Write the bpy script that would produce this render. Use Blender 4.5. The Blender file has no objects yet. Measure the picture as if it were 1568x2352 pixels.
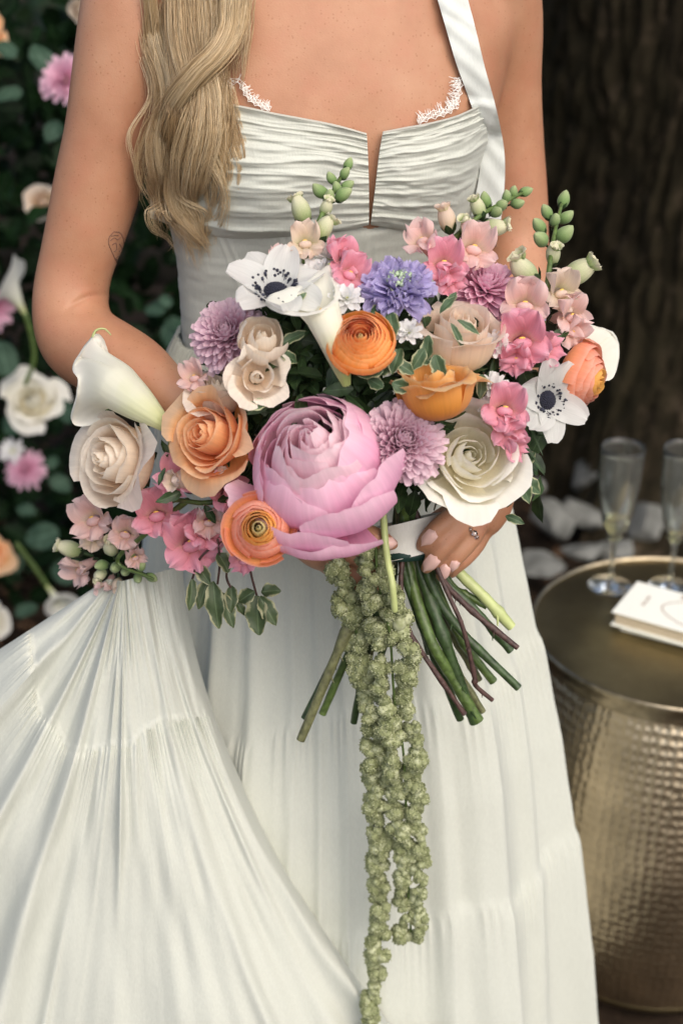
import bpy, math, random
import numpy as np
from mathutils import Vector, Matrix, noise
from mathutils.bvhtree import BVHTree

SC = bpy.context.scene
COL = SC.collection
rnd = random.Random(7)
R = math.radians

# ------------------------------------------------------------------ camera
PITCH = R(27); CT, ST = math.cos(PITCH), math.sin(PITCH)
CZ = 1.52; FP = 50 / 36 * 2352
cam_d = bpy.data.cameras.new('camera'); cam = bpy.data.objects.new('camera', cam_d); COL.objects.link(cam)
cam.location = (0, 0, CZ); cam.rotation_euler = (R(90) - PITCH, 0, 0)
cam_d.sensor_fit = 'VERTICAL'; cam_d.sensor_height = 36; cam_d.lens = 50
cam_d.clip_start = .05; cam_d.clip_end = 500
cam_d.dof.use_dof = True; cam_d.dof.focus_distance = 1.17; cam_d.dof.aperture_fstop = 4.5
SC.camera = cam

# ------------------------------------------------------------------ sky, sun, exposure
SUN_EL, SUN_AZ = 48, -30
w = bpy.data.worlds.new('World'); SC.world = w; w.use_nodes = True
sky = w.node_tree.nodes.new('ShaderNodeTexSky'); sky.sky_type = 'NISHITA'; sky.sun_disc = False
sky.sun_elevation = R(SUN_EL); sky.sun_rotation = R(180 + SUN_AZ); sky.dust_density = 4.0; sky.air_density = .8; sky.ozone_density = .6
bg = w.node_tree.nodes['Background']; bg.inputs['Strength'].default_value = .145
w.node_tree.links.new(sky.outputs[0], bg.inputs['Color'])
sl = bpy.data.lights.new('sun', 'SUN'); sl.energy = 1.45; sl.angle = R(90); sl.color = (1, .93, .82)
so = bpy.data.objects.new('sun', sl); COL.objects.link(so); so.rotation_euler = (R(90 - SUN_EL), 0, R(-SUN_AZ))
SC.view_settings.view_transform = 'Standard'; SC.view_settings.look = 'None'
SC.view_settings.exposure = 0.54; SC.view_settings.gamma = 1; SC.view_settings.use_curve_mapping = False
SC.cycles.max_bounces = 10; SC.cycles.diffuse_bounces = 8; SC.cycles.transparent_max_bounces = 12

# ------------------------------------------------------------------ helpers
def P(px, py, Y):
    v = (py - 1176) / FP; d = Y / (CT - v * ST)
    return Vector(((px - 784) / FP * d, Y, CZ - d * (ST + v * CT)))
def pix(p):
    d = p[1] * CT + (CZ - p[2]) * ST
    u = (p[2] - CZ) * CT + p[1] * ST
    return 784 + p[0] / d * FP, 1176 - u / d * FP, d
def cdir(r, u, t):
    return Vector((r, u * ST - t * CT, u * CT + t * ST)).normalized()
def frame(z, spin=0.0, up=None):
    z = Vector(z).normalized(); up = Vector(up) if up is not None else cdir(0, 1, .01)
    x = up.cross(z)
    if x.length < 1e-4: x = Vector((1, 0, 0)).cross(z)
    x.normalize(); y = z.cross(x)
    m = Matrix((x, y, z)).transposed()
    return (m @ Matrix.Rotation(spin, 3, 'Z')).to_4x4()

def mesh(name, V, F, mats=None, uv=None, smooth=True, mi=None):
    me = bpy.data.meshes.new(name)
    V = np.asarray(V, dtype=np.float32)
    if isinstance(F, np.ndarray) and len(F):
        n, k = F.shape
        me.vertices.add(len(V)); me.vertices.foreach_set('co', V.ravel())
        me.loops.add(n * k); me.loops.foreach_set('vertex_index', F.astype(np.int32).ravel())
        me.polygons.add(n); me.polygons.foreach_set('loop_start', np.arange(0, n * k, k, dtype=np.int32))
        me.update(calc_edges=True)
    else:
        me.from_pydata([tuple(v) for v in V], [], F)
    if uv is not None:
        li = np.empty(len(me.loops), dtype=np.int32); me.loops.foreach_get('vertex_index', li)
        l = me.uv_layers.new(name='UVMap'); l.data.foreach_set('uv', np.asarray(uv, dtype=np.float32)[li].ravel())
    if smooth: me.polygons.foreach_set('use_smooth', np.ones(len(me.polygons), dtype=bool))
    if mats is not None:
        for m in (mats if isinstance(mats, (list, tuple)) else [mats]): me.materials.append(m)
    if mi is not None: me.polygons.foreach_set('material_index', np.asarray(mi, dtype=np.int32))
    return me
def obj(name, me, parent=None, M=None, **props):
    o = bpy.data.objects.new(name, me); COL.objects.link(o)
    if parent is not None: o.parent = parent
    if M is not None: o.matrix_local = M
    for k, v in props.items(): o[k] = v
    return o
def thing(name, label, cat, loc=(0, 0, 0), group=None):
    o = obj(name, None, None, Matrix.Translation(Vector(loc)), label=label, category=cat)
    if group: o['group'] = group
    return o
def rel(parent_loc): return Matrix.Translation(-Vector(parent_loc))

def grid_faces(nu, nv, cu=False, off=0):
    a = np.arange(nu * nv).reshape(nv, nu)
    if cu: a = np.concatenate([a, a[:, :1]], axis=1)
    return np.stack([a[:-1, :-1], a[:-1, 1:], a[1:, 1:], a[1:, :-1]], -1).reshape(-1, 4) + off
def grid_uv(nu, nv):
    u, v = np.meshgrid(np.linspace(0, 1, nu), np.linspace(0, 1, nv)); return np.stack([u, v], -1).reshape(-1, 2)
class MB:
    """collects quads with uv and a material index"""
    def __init__(s): s.V = []; s.F = []; s.U = []; s.I = []; s.n = 0
    def add(s, V, F, uv=None, mi=0):
        V = np.asarray(V, dtype=float).reshape(-1, 3); F = np.asarray(F)
        if F.shape[1] == 3: F = np.concatenate([F, F[:, 2:3]], 1)
        s.V.append(V); s.F.append(F + s.n); s.n += len(V)
        s.U.append(np.zeros((len(V), 2)) if uv is None else uv); s.I.append(np.full(len(F), mi))
        return s
    def grid(s, G, mi=0, cu=False, M=None):
        G = np.asarray(G, dtype=float); nv, nu = G.shape[:2]
        V = G.reshape(-1, 3)
        if M is not None: V = xf(V, M)
        return s.add(V, grid_faces(nu, nv, cu), grid_uv(nu, nv), mi)
    def me(s, name, mats, smooth=True):
        V = np.concatenate(s.V); F = np.concatenate(s.F); U = np.concatenate(s.U); I = np.concatenate(s.I)
        tri = F[:, 2] == F[:, 3]
        if tri.any():
            me = bpy.data.meshes.new(name)
            me.from_pydata(V.tolist(), [], [tuple(f[:3]) if t else tuple(f) for f, t in zip(F.tolist(), tri)])
            li = np.empty(len(me.loops), dtype=np.int32); me.loops.foreach_get('vertex_index', li)
            l = me.uv_layers.new(name='UVMap'); l.data.foreach_set('uv', U.astype(np.float32)[li].ravel())
            if smooth: me.polygons.foreach_set('use_smooth', np.ones(len(me.polygons), dtype=bool))
            for m in (mats if isinstance(mats, (list, tuple)) else [mats]): me.materials.append(m)
            me.polygons.foreach_set('material_index', I.astype(np.int32)); return me
        return mesh(name, V, F, mats, U, smooth, I)
def xf(V, M):
    A = np.array(M); return np.asarray(V) @ A[:3, :3].T + A[:3, 3]
def crom(pts, n):
    """catmull-rom resample of an array of rows"""
    p = np.asarray(pts, dtype=float); k = len(p)
    p = np.concatenate([2 * p[:1] - p[1:2], p, 2 * p[-1:] - p[-2:-1]])
    t = np.linspace(0, k - 1 - 1e-9, n); i = t.astype(int); f = (t - i)[:, None]
    a, b, c, d = p[i], p[i + 1], p[i + 2], p[i + 3]
    return .5 * (2 * b + (c - a) * f + (2 * a - 5 * b + 4 * c - d) * f ** 2 + (3 * b - a - 3 * c + d) * f ** 3)
def frames(C):
    T = np.gradient(C, axis=0); T /= np.linalg.norm(T, axis=1)[:, None] + 1e-12
    n = np.cross(T[0], (0, 0, 1.)); 
    if np.linalg.norm(n) < .1: n = np.cross(T[0], (1., 0, 0))
    N = []
    for t in T:
        n = n - t * n.dot(t); n /= np.linalg.norm(n); N.append(n)
    N = np.array(N); return T, N, np.cross(T, N)
def tube(C, r, segs=8, cap=True):
    """grid (rows along C) with rounded closed ends"""
    C = np.asarray(C, dtype=float); r = np.broadcast_to(np.asarray(r, dtype=float), (len(C),))
    T, N, B = frames(C)
    if cap:
        h = np.array([0, .35, .7, .92]); 
        C0 = [C[0] - T[0] * r[0] * math.sqrt(max(0, 1 - k * k)) for k in h]; C1 = [C[-1] + T[-1] * r[-1] * math.sqrt(max(0, 1 - k * k)) for k in h[::-1]]
        k = np.maximum(h, 1e-4)
        r = np.concatenate([r[0] * k, r, r[-1] * k[::-1]]); C = np.concatenate([C0, C, C1])
        N = np.concatenate([np.repeat(N[:1], 4, 0), N, np.repeat(N[-1:], 4, 0)]); B = np.concatenate([np.repeat(B[:1], 4, 0), B, np.repeat(B[-1:], 4, 0)])
    a = np.linspace(0, 2 * np.pi, segs, endpoint=False)
    return C[:, None] + r[:, None, None] * (np.cos(a)[None, :, None] * N[:, None] + np.sin(a)[None, :, None] * B[:, None])
def vn1(x, seed, per=0):
    """smooth 1-d value noise in -1..1"""
    g = np.random.RandomState(seed).uniform(-1, 1, 4096); x = np.asarray(x, dtype=float)
    i = np.floor(x).astype(int); f = x - i; f = f * f * (3 - 2 * f)
    j = i + 1
    if per: i, j = i % per, j % per
    return g[i % 4096] * (1 - f) + g[j % 4096] * f
def vn2(x, y, seed):
    g = np.random.RandomState(seed).uniform(-1, 1, (256, 256)); x = np.asarray(x, dtype=float); y = np.asarray(y, dtype=float)
    x, y = np.broadcast_arrays(x, y)
    i = np.floor(x).astype(int); j = np.floor(y).astype(int); f = x - i; h = y - j; f = f * f * (3 - 2 * f); h = h * h * (3 - 2 * h)
    i0, i1, j0, j1 = i % 256, (i + 1) % 256, j % 256, (j + 1) % 256
    return (g[i0, j0] * (1 - f) + g[i1, j0] * f) * (1 - h) + (g[i0, j1] * (1 - f) + g[i1, j1] * f) * h
def ico(sub):
    import bmesh
    bm = bmesh.new(); bmesh.ops.create_icosphere(bm, subdivisions=sub, radius=1)
    V = np.array([v.co[:] for v in bm.verts]); F = np.array([[v.index for v in f.verts] for f in bm.faces]); bm.free(); return V, F
def lathe(prof, n=48):
    p = np.asarray(prof, dtype=float); a = np.linspace(0, 2 * np.pi, n, endpoint=False)
    return np.stack([p[:, :1] * np.cos(a), p[:, :1] * np.sin(a), np.repeat(p[:, 1:2], n, 1)], -1)

# ------------------------------------------------------------------ materials
def new_mat(name):
    m = bpy.data.materials.new(name); m.use_nodes = True; nt = m.node_tree
    return m, nt, nt.nodes['Principled BSDF']
def N(nt, t, **kw):
    n = nt.nodes.new(t)
    for k, v in kw.items():
        if k in n.inputs: n.inputs[k].default_value = v
        else: setattr(n, k, v)
    return n
def L(nt, a, b): nt.links.new(a, b)
def ramp(nt, stops):
    n = nt.nodes.new('ShaderNodeValToRGB'); e = n.color_ramp.elements
    while len(e) < len(stops): e.new(.5)
    for q, (p, c) in zip(e, stops): q.position = p; q.color = (*c, 1) if len(c) == 3 else c
    return n
def mixc(nt, a, b, f, mode='MIX'):
    n = nt.nodes.new('ShaderNodeMix'); n.data_type = 'RGBA'; n.blend_type = mode
    for s, v in ((0, f), (6, a), (7, b)):
        if hasattr(v, 'is_linked') or isinstance(v, bpy.types.NodeSocket): L(nt, v, n.inputs[s])
        else: n.inputs[s].default_value = v if s == 0 else (*v, 1)
    return n.outputs[2]
def plain(name, col, rough=.6, bump=0, scale=40, vary=.0, metal=0, spec=.5):
    m, nt, b = new_mat(name)
    b.inputs['Roughness'].default_value = rough; b.inputs['Metallic'].default_value = metal; b.inputs['Specular IOR Level'].default_value = spec
    tc = N(nt, 'ShaderNodeTexCoord'); no = N(nt, 'ShaderNodeTexNoise', Scale=scale, Detail=6.0); L(nt, tc.outputs['Object'], no.inputs['Vector'])
    c = tuple(col)
    r = ramp(nt, [(.3, tuple(x * (1 - vary) for x in c)), (.7, tuple(min(1, x * (1 + vary)) for x in c))]); L(nt, no.outputs[0], r.inputs[0]); L(nt, r.outputs[0], b.inputs['Base Color'])
    if bump:
        bp = N(nt, 'ShaderNodeBump', Strength=bump, Distance=.002); L(nt, no.outputs[0], bp.inputs['Height']); L(nt, bp.outputs[0], b.inputs['Normal'])
    return m
def translucent(nt, b, col_out, amt):
    tr = N(nt, 'ShaderNodeBsdfTranslucent'); mx = N(nt, 'ShaderNodeMixShader'); mx.inputs[0].default_value = amt
    L(nt, col_out, tr.inputs['Color']); L(nt, b.outputs[0], mx.inputs[1]); L(nt, tr.outputs[0], mx.inputs[2])
    L(nt, mx.outputs[0], nt.nodes['Material Output'].inputs['Surface'])
def petal_mat(name, stops, trans=.3, rough=.68, streak=.11, edge=None, bump=.18):
    """colour runs along the petal (uv v); fine veins run lengthwise"""
    m, nt, b = new_mat(name)
    uv = N(nt, 'ShaderNodeUVMap'); sep = N(nt, 'ShaderNodeSeparateXYZ'); L(nt, uv.outputs[0], sep.inputs[0])
    mp = N(nt, 'ShaderNodeMapping'); mp.inputs['Scale'].default_value = (26, 1.6, 1); L(nt, uv.outputs[0], mp.inputs[0])
    no = N(nt, 'ShaderNodeTexNoise', Scale=1.0, Detail=3.0); L(nt, mp.outputs[0], no.inputs['Vector'])
    tc = N(nt, 'ShaderNodeTexCoord'); n2 = N(nt, 'ShaderNodeTexNoise', Scale=38.0, Detail=2.0); L(nt, tc.outputs['Object'], n2.inputs['Vector'])
    ad = N(nt, 'ShaderNodeMath', operation='MULTIPLY_ADD'); ad.inputs[1].default_value = .35; L(nt, n2.outputs[0], ad.inputs[0])
    sb = N(nt, 'ShaderNodeMath', operation='SUBTRACT'); sb.inputs[1].default_value = .175; L(nt, sep.outputs[1], sb.inputs[0]); L(nt, sb.outputs[0], ad.inputs[2])
    r = ramp(nt, stops); L(nt, ad.outputs[0], r.inputs[0]); c = r.outputs[0]
    if edge:
        e = N(nt, 'ShaderNodeMath', operation='SUBTRACT'); e.inputs[1].default_value = .5; L(nt, sep.outputs[0], e.inputs[0])
        e2 = N(nt, 'ShaderNodeMath', operation='ABSOLUTE'); L(nt, e.outputs[0], e2.inputs[0])
        e3 = N(nt, 'ShaderNodeMapRange'); e3.inputs[1].default_value = .3; e3.inputs[2].default_value = .5; L(nt, e2.outputs[0], e3.inputs[0])
        c = mixc(nt, c, edge, e3.outputs[0])
    s = N(nt, 'ShaderNodeMapRange'); s.inputs[1].default_value = .3; s.inputs[2].default_value = .7; s.inputs[3].default_value = 1 - streak; s.inputs[4].default_value = 1.0; L(nt, no.outputs[0], s.inputs[0])
    hv = N(nt, 'ShaderNodeHueSaturation'); L(nt, c, hv.inputs['Color']); L(nt, s.outputs[0], hv.inputs['Value'])
    L(nt, hv.outputs[0], b.inputs['Base Color']); b.inputs['Roughness'].default_value = rough; b.inputs['Specular IOR Level'].default_value = .16
    b.inputs['Sheen Weight'].default_value = .2
    bp = N(nt, 'ShaderNodeBump', Strength=bump, Distance=.0012); L(nt, no.outputs[0], bp.inputs['Height']); L(nt, bp.outputs[0], b.inputs['Normal'])
    translucent(nt, b, hv.outputs[0], trans + .13)
    return m
def leaf_mat(name, dark, light, margin=None, rough=.42, trans=.2, spec=.3):
    m, nt, b = new_mat(name)
    uv = N(nt, 'ShaderNodeUVMap'); sep = N(nt, 'ShaderNodeSeparateXYZ'); L(nt, uv.outputs[0], sep.inputs[0])
    tc = N(nt, 'ShaderNodeTexCoord'); no = N(nt, 'ShaderNodeTexNoise', Scale=90.0, Detail=4.0); L(nt, tc.outputs['Object'], no.inputs['Vector'])
    oi = N(nt, 'ShaderNodeNewGeometry')
    r = ramp(nt, [(.35, dark), (.7, light)]); L(nt, no.outputs[0], r.inputs[0]); c = r.outputs[0]
    e = N(nt, 'ShaderNodeMath', operation='SUBTRACT'); e.inputs[1].default_value = .5; L(nt, sep.outputs[0], e.inputs[0])
    e2 = N(nt, 'ShaderNodeMath', operation='ABSOLUTE'); L(nt, e.outputs[0], e2.inputs[0])
    if margin:
        ad = N(nt, 'ShaderNodeMath', operation='MULTIPLY_ADD'); ad.inputs[1].default_value = .75; ad.inputs[2].default_value = -.39; L(nt, no.outputs[0], ad.inputs[0])
        a2 = N(nt, 'ShaderNodeMath', operation='ADD'); L(nt, ad.outputs[0], a2.inputs[0]); L(nt, e2.outputs[0], a2.inputs[1])
        e3 = N(nt, 'ShaderNodeMapRange'); e3.inputs[1].default_value = .33; e3.inputs[2].default_value = .45; L(nt, a2.outputs[0], e3.inputs[0])
        c = mixc(nt, c, margin, e3.outputs[0])
    mid = N(nt, 'ShaderNodeMapRange'); mid.inputs[1].default_value = .0; mid.inputs[2].default_value = .05; mid.inputs[3].default_value = .6; mid.inputs[4].default_value = 0; L(nt, e2.outputs[0], mid.inputs[0])
    c = mixc(nt, c, tuple(min(1, x * 1.8 + .02) for x in light), mid.outputs[0])
    rv = N(nt, 'ShaderNodeMapRange'); rv.inputs[3].default_value = .6; rv.inputs[4].default_value = 1.35; L(nt, oi.outputs['Random Per Island'], rv.inputs[0])
    hv = N(nt, 'ShaderNodeHueSaturation'); L(nt, c, hv.inputs['Color']); L(nt, rv.outputs[0], hv.inputs['Value'])
    L(nt, hv.outputs[0], b.inputs['Base Color']); b.inputs['Roughness'].default_value = rough; b.inputs['Specular IOR Level'].default_value = spec
    translucent(nt, b, hv.outputs[0], trans)
    return m
def fabric(name, col, scale=900, bump=.25, trans=.12):
    m, nt, b = new_mat(name)
    tc = N(nt, 'ShaderNodeTexCoord'); 
    mp = N(nt, 'ShaderNodeMapping'); mp.inputs['Scale'].default_value = (1, 1, .12); L(nt, tc.outputs['Object'], mp.inputs[0])
    n1 = N(nt, 'ShaderNodeTexNoise', Scale=float(scale), Detail=2.0); L(nt, mp.outputs[0], n1.inputs['Vector'])
    n3 = N(nt, 'ShaderNodeTexNoise', Scale=float(scale) * 1.5, Detail=1.0); L(nt, tc.outputs['Object'], n3.inputs['Vector'])
    n2 = N(nt, 'ShaderNodeTexNoise', Scale=6.0, Detail=3.0); L(nt, tc.outputs['Object'], n2.inputs['Vector'])
    r = ramp(nt, [(.3, tuple(x * .95 for x in col)), (.7, col)]); L(nt, n2.outputs[0], r.inputs[0])
    v = N(nt, 'ShaderNodeMapRange'); v.inputs[1].default_value = .3; v.inputs[2].default_value = .7; v.inputs[3].default_value = .93; v.inputs[4].default_value = 1.0; L(nt, n1.outputs[0], v.inputs[0])
    hv = N(nt, 'ShaderNodeHueSaturation'); L(nt, r.outputs[0], hv.inputs['Color']); L(nt, v.outputs[0], hv.inputs['Value'])
    L(nt, hv.outputs[0], b.inputs['Base Color']); b.inputs['Roughness'].default_value = .8; b.inputs['Specular IOR Level'].default_value = .15
    b.inputs['Sheen Weight'].default_value = .12; b.inputs['Sheen Roughness'].default_value = .4
    ad = N(nt, 'ShaderNodeMath', operation='ADD'); L(nt, n1.outputs[0], ad.inputs[0]); L(nt, n3.outputs[0], ad.inputs[1])
    mp2 = N(nt, 'ShaderNodeMapping'); mp2.inputs['Scale'].default_value = (1, 1, .30); L(nt, tc.outputs['Object'], mp2.inputs[0])
    n4 = N(nt, 'ShaderNodeTexNoise', Scale=70.0, Detail=5.0, Roughness=.6, Distortion=.6); L(nt, mp2.outputs[0], n4.inputs['Vector'])
    b4 = N(nt, 'ShaderNodeBump', Strength=.3, Distance=.003); L(nt, n4.outputs[0], b4.inputs['Height'])
    bp = N(nt, 'ShaderNodeBump', Strength=bump, Distance=.0006); L(nt, ad.outputs[0], bp.inputs['Height']); L(nt, b4.outputs[0], bp.inputs['Normal']); L(nt, bp.outputs[0], b.inputs['Normal'])
    translucent(nt, b, hv.outputs[0], trans)
    return m

def skin_mat():
    m, nt, b = new_mat('skin')
    tc = N(nt, 'ShaderNodeTexCoord')
    n1 = N(nt, 'ShaderNodeTexNoise', Scale=14.0, Detail=7.0, Roughness=.6); L(nt, tc.outputs['Object'], n1.inputs['Vector'])
    r = ramp(nt, [(.3, (.34, .16, .088)), (.5, (.405, .205, .118)), (.7, (.45, .245, .148))]); L(nt, n1.outputs[0], r.inputs[0])
    vo = N(nt, 'ShaderNodeTexVoronoi', Scale=300.0); L(nt, tc.outputs['Object'], vo.inputs['Vector'])
    sp = N(nt, 'ShaderNodeSeparateColor'); L(nt, vo.outputs['Color'], sp.inputs[0])
    # freckles: only some cells, each its own size
    th = N(nt, 'ShaderNodeMapRange'); th.inputs[1].default_value = .05; th.inputs[2].default_value = 1.0; th.inputs[3].default_value = 0; th.inputs[4].default_value = .33; L(nt, sp.outputs[0], th.inputs[0])
    lt = N(nt, 'ShaderNodeMath', operation='SUBTRACT'); L(nt, th.outputs[0], lt.inputs[0]); L(nt, vo.outputs['Distance'], lt.inputs[1])
    mr = N(nt, 'ShaderNodeMapRange'); mr.inputs[1].default_value = 0; mr.inputs[2].default_value = .12; mr.inputs[3].default_value = 0; mr.inputs[4].default_value = .48; L(nt, lt.outputs[0], mr.inputs[0])
    n5 = N(nt, 'ShaderNodeTexNoise', Scale=42.0, Detail=4.0); L(nt, tc.outputs['Object'], n5.inputs['Vector'])
    m5 = N(nt, 'ShaderNodeMapRange'); m5.inputs[1].default_value = .45; m5.inputs[2].default_value = .75; m5.inputs[4].default_value = .35; L(nt, n5.outputs[0], m5.inputs[0])
    rd = mixc(nt, r.outputs[0], (.42, .165, .10), m5.outputs[0])
    c = mixc(nt, rd, (.26, .115, .055), mr.outputs[0])
    L(nt, c, b.inputs['Base Color']); b.inputs['Roughness'].default_value = .48; b.inputs['Specular IOR Level'].default_value = .35
    b.inputs['Subsurface Weight'].default_value = .12; b.inputs['Subsurface Radius'].default_value = (1, .35, .18); b.inputs['Subsurface Scale'].default_value = .006
    n2 = N(nt, 'ShaderNodeTexNoise', Scale=700.0, Detail=3.0); L(nt, tc.outputs['Object'], n2.inputs['Vector'])
    bp = N(nt, 'ShaderNodeBump', Strength=.4, Distance=.0006); L(nt, n2.outputs[0], bp.inputs['Height']); L(nt, bp.outputs[0], b.inputs['Normal'])
    return m
M_SKIN = skin_mat()
M_GOWN = fabric('white_cotton', (.585, .61, .545))
M_STRAP = fabric('white_twill', (.66, .695, .66), 1300, .15, .05)
M_LACE = plain('lace_thread', (.82, .80, .76), .8)
M_LEAF = leaf_mat('leaf_green', (.018, .035, .014), (.045, .085, .03))
M_VAR = leaf_mat('leaf_variegated', (.045, .085, .04), (.09, .14, .075), (.38, .40, .24))
M_STEM = plain('stem_green', (.075, .12, .03), .4, .5, 160, .45)
M_STEMD = plain('stem_dark', (.035, .065, .02), .42, .5, 160, .4)
M_STEMO = plain('stem_olive', (.12, .125, .055), .5, .6, 200, .4)
M_TWIG = plain('twig_brown', (.06, .03, .025), .55, .6, 220, .5)
M_PALE = plain('stem_pale', (.42, .48, .20), .4, .2, 60, .15)
# ------------------------------------------------------------------ petal shapes (local: +z is the way the flower faces)
def PZ(px, py, z):
    v = (py - 1176) / FP; d = (CZ - z) / (ST + v * CT)
    return Vector(((px - 784) / FP * d, d * (CT - v * ST), z))
def cup(R_, H, rt, w, th=0., curl=0., k=.28, ruf=0., spiral=.07, edge=0., notch=0., seed=0, nu=9, nv=10, z0=0., bulge=1.1, tilt=0.):
    rs = np.random.RandomState(seed); t = np.linspace(0, 1, nv)[:, None]; u = np.linspace(-1, 1, nu)[None, :]
    top = 1 - k * np.abs(u) ** 2.4 - notch * np.exp(-((u - rs.uniform(-.2, .2)) / .16) ** 2) + .018 * vn1(u * 7 + rs.rand() * 99, 3) * (nu > 9)
    te = t * top
    a, b, c, d = (1 - te) ** 3, 3 * te * (1 - te) ** 2, 3 * te ** 2 * (1 - te), te ** 3
    r = a * .12 * R_ + b * bulge * R_ + c * bulge * R_ + d * rt; z = b * .06 * H + c * .62 * H + d * H
    q = np.clip((te - .76) / .24, 0, 1) ** 1.6 * (.55 + .9 * np.clip(.5 + .8 * vn1(u * 1.7 + rs.rand() * 99, 5), 0, 1))
    r = r + curl * R_ * q; z = z - curl * H * .6 * q
    ph = rs.uniform(0, 6.28, 4)
    r = r + spiral * R_ * u + edge * R_ * u ** 2 * te + ruf * R_ * te ** 2 * (np.sin(4 * u + ph[0]) + .6 * np.sin(7.5 * u + ph[1]))
    z = z + ruf * H * te ** 3 * (np.sin(3.4 * u + ph[2]) + .5 * np.sin(8 * u + ph[3]))
    r = r + tilt * te * R_ + (.022 * R_ * te * vn2(u * 3 + rs.rand() * 90, te * 2.5 + rs.rand() * 90, 6) + .008 * R_ * te * vn1(u * 9 + rs.rand() * 90, 7)) * (nu > 9)
    an = th + w * u + 0 * te
    return np.stack([r * np.cos(an), r * np.sin(an), z0 + z], -1)
def limb(phi, r0, L_, W, b0, b1, cupk=.1, ruf=0., z0=0., seed=0, nu=5, nv=7, point=.55, twist=0., base=.12):
    rs = np.random.RandomState(seed); t = np.linspace(0, 1, nv); an = b0 + (b1 - b0) * t
    dr = np.sin(an); dz = np.cos(an); s = L_ / (nv - 1)
    rr = r0 + np.concatenate([[0], np.cumsum((dr[1:] + dr[:-1]) / 2)]) * s; zz = z0 + np.concatenate([[0], np.cumsum((dz[1:] + dz[:-1]) / 2)]) * s
    wp = np.sin(np.pi * np.clip(base + t * (.97 - base), 0, 1)) ** point
    u = np.linspace(-1, 1, nu)[None, :]; ph = rs.uniform(0, 6.28, 3)
    side = W / 2 * wp[:, None] * u
    nrm = cupk * W * (u ** 2) * wp[:, None] + ruf * W * (t[:, None] ** 1.5) * (np.sin(4.5 * u + ph[0]) + .6 * np.sin(8 * u + ph[1] + 3 * t[:, None])) + twist * W * u * t[:, None]
    R_ = rr[:, None] - np.cos(an)[:, None] * nrm; Z = zz[:, None] + np.sin(an)[:, None] * nrm
    return np.stack([R_ * math.cos(phi) - side * math.sin(phi), R_ * math.sin(phi) + side * math.cos(phi), Z], -1)

def rose_grids(S, seed, H=1.15, opened=1.0, outer=True, layers=None, ruf=.034, nu=13, nv=12, n_out=3):
    rs = np.random.RandomState(seed); out = []
    layers = layers or [(2, .15, .95, .04, 2.2, 0), (3, .26, .98, .14, 1.7, .02), (3, .38, 1.0, .28, 1.5, .06), (3, .52, 1.0, .46, 1.35, .12), (3, .67, .98, .66, 1.25, .2), (3, .82, .93, .86, 1.15, .3)] + ([(n_out, .96, .84, 1.08, .95, .42)] if outer else [])
    th = rs.rand() * 6
    for n, r, h, rt, wd, cu in layers:
        for i in range(n):
            a = th + 6.283 * i / n + rs.uniform(-.25, .25)
            out.append(cup(S * r, S * H * h * rs.uniform(.90, 1.05), S * rt * opened * rs.uniform(.94, 1.06), wd, a, cu * rs.uniform(.7, 1.3), .13, ruf * rs.uniform(.4, 1.2) * (r + .3), .11, .05 * (cu > .1), -.025 * rs.rand(), seed=rs.randint(1 << 30), nu=nu, nv=nv, bulge=1.08))
            k_ = R(7) * (.4 + r); out[-1] = xf(out[-1].reshape(-1, 3) - np.array([0, 0, S * H * .3]), frame((rs.normal() * k_ * .7, rs.normal() * k_ * .7, 1), up=(0, 1, 0))).reshape(out[-1].shape) + np.array([0, 0, S * H * .3])
        th += 1.15
    return out
def ranun_grids(S, seed, H=.95, layers=11, per=4, wide=1.0):
    rs = np.random.RandomState(seed); out = []
    for l in range(layers):
        q = l / (layers - 1); r = S * (.13 + .87 * q ** .9); n = 3 if l < 2 else per
        for i in range(n):
            out.append(cup(r, S * H * (.99 + .01 * min(1, q * 4) - .36 * q ** 2.2), r * (.22 if l < 1 else .5 if l < 2 else .72 if q < .92 else .9 * wide), 1.6 if n == 3 else 1.15, l * 1.1 + 6.283 * i / n + rs.uniform(-.25, .25), .03, .10, .014, .06, seed=rs.randint(1 << 30), nu=11, nv=8, bulge=1.10))
    return out
def mum_grids(S, seed, n=150, back=100, cupk=.28, W=.20, inc=-.5, nu=3, nv=5, pt=.5):
    rs = np.random.RandomState(seed); out = []
    for i in range(n):
        q = ((i + .5) / n) ** .62; phi = i * 2.39996 + rs.uniform(-.12, .12); b = R(back) * q
        out.append(limb(phi, S * .04 + S * .10 * q, S * (.50 + .46 * q) * rs.uniform(.9, 1.08), S * W * (.75 + .4 * q), b + .12, b + inc * (1.15 - q) + rs.uniform(-.12, .12), cupk, .03, S * .10 * (1 - q), rs.randint(1 << 30), nu, nv, pt, rs.uniform(-.12, .12)))
    return out
def scab_grids(S, seed, n=95):
    rs = np.random.RandomState(seed); out = []
    for i in range(n):
        q = ((i + .5) / n) ** .6; phi = i * 2.39996 + rs.uniform(-.3, .3); b = R(92) * q
        out.append(limb(phi, S * .1 + S * .22 * q, S * (.28 + .45 * q) * rs.uniform(.8, 1.15), S * (.22 + .2 * q), b, b + rs.uniform(-.5, .5), .1, .20, S * .22 * (1 - q), rs.randint(1 << 30), 7, 6, .4, rs.uniform(-.4, .4)))
    return out
def join(name, grids, mat):
    mb = MB()
    for g in grids: mb.grid(g)
    return mb.me(name, mat)
def ball(r, sx=1, sy=1, sz=1, n=10, m=7, z=0):
    a = np.linspace(0, np.pi, m); p = np.stack([np.sin(a) * r, -np.cos(a) * r], -1); p[0, 0] = p[-1, 0] = 1e-5
    G = lathe(p, n) * np.array([sx, sy, sz]); G[..., 2] += z; return G
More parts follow.
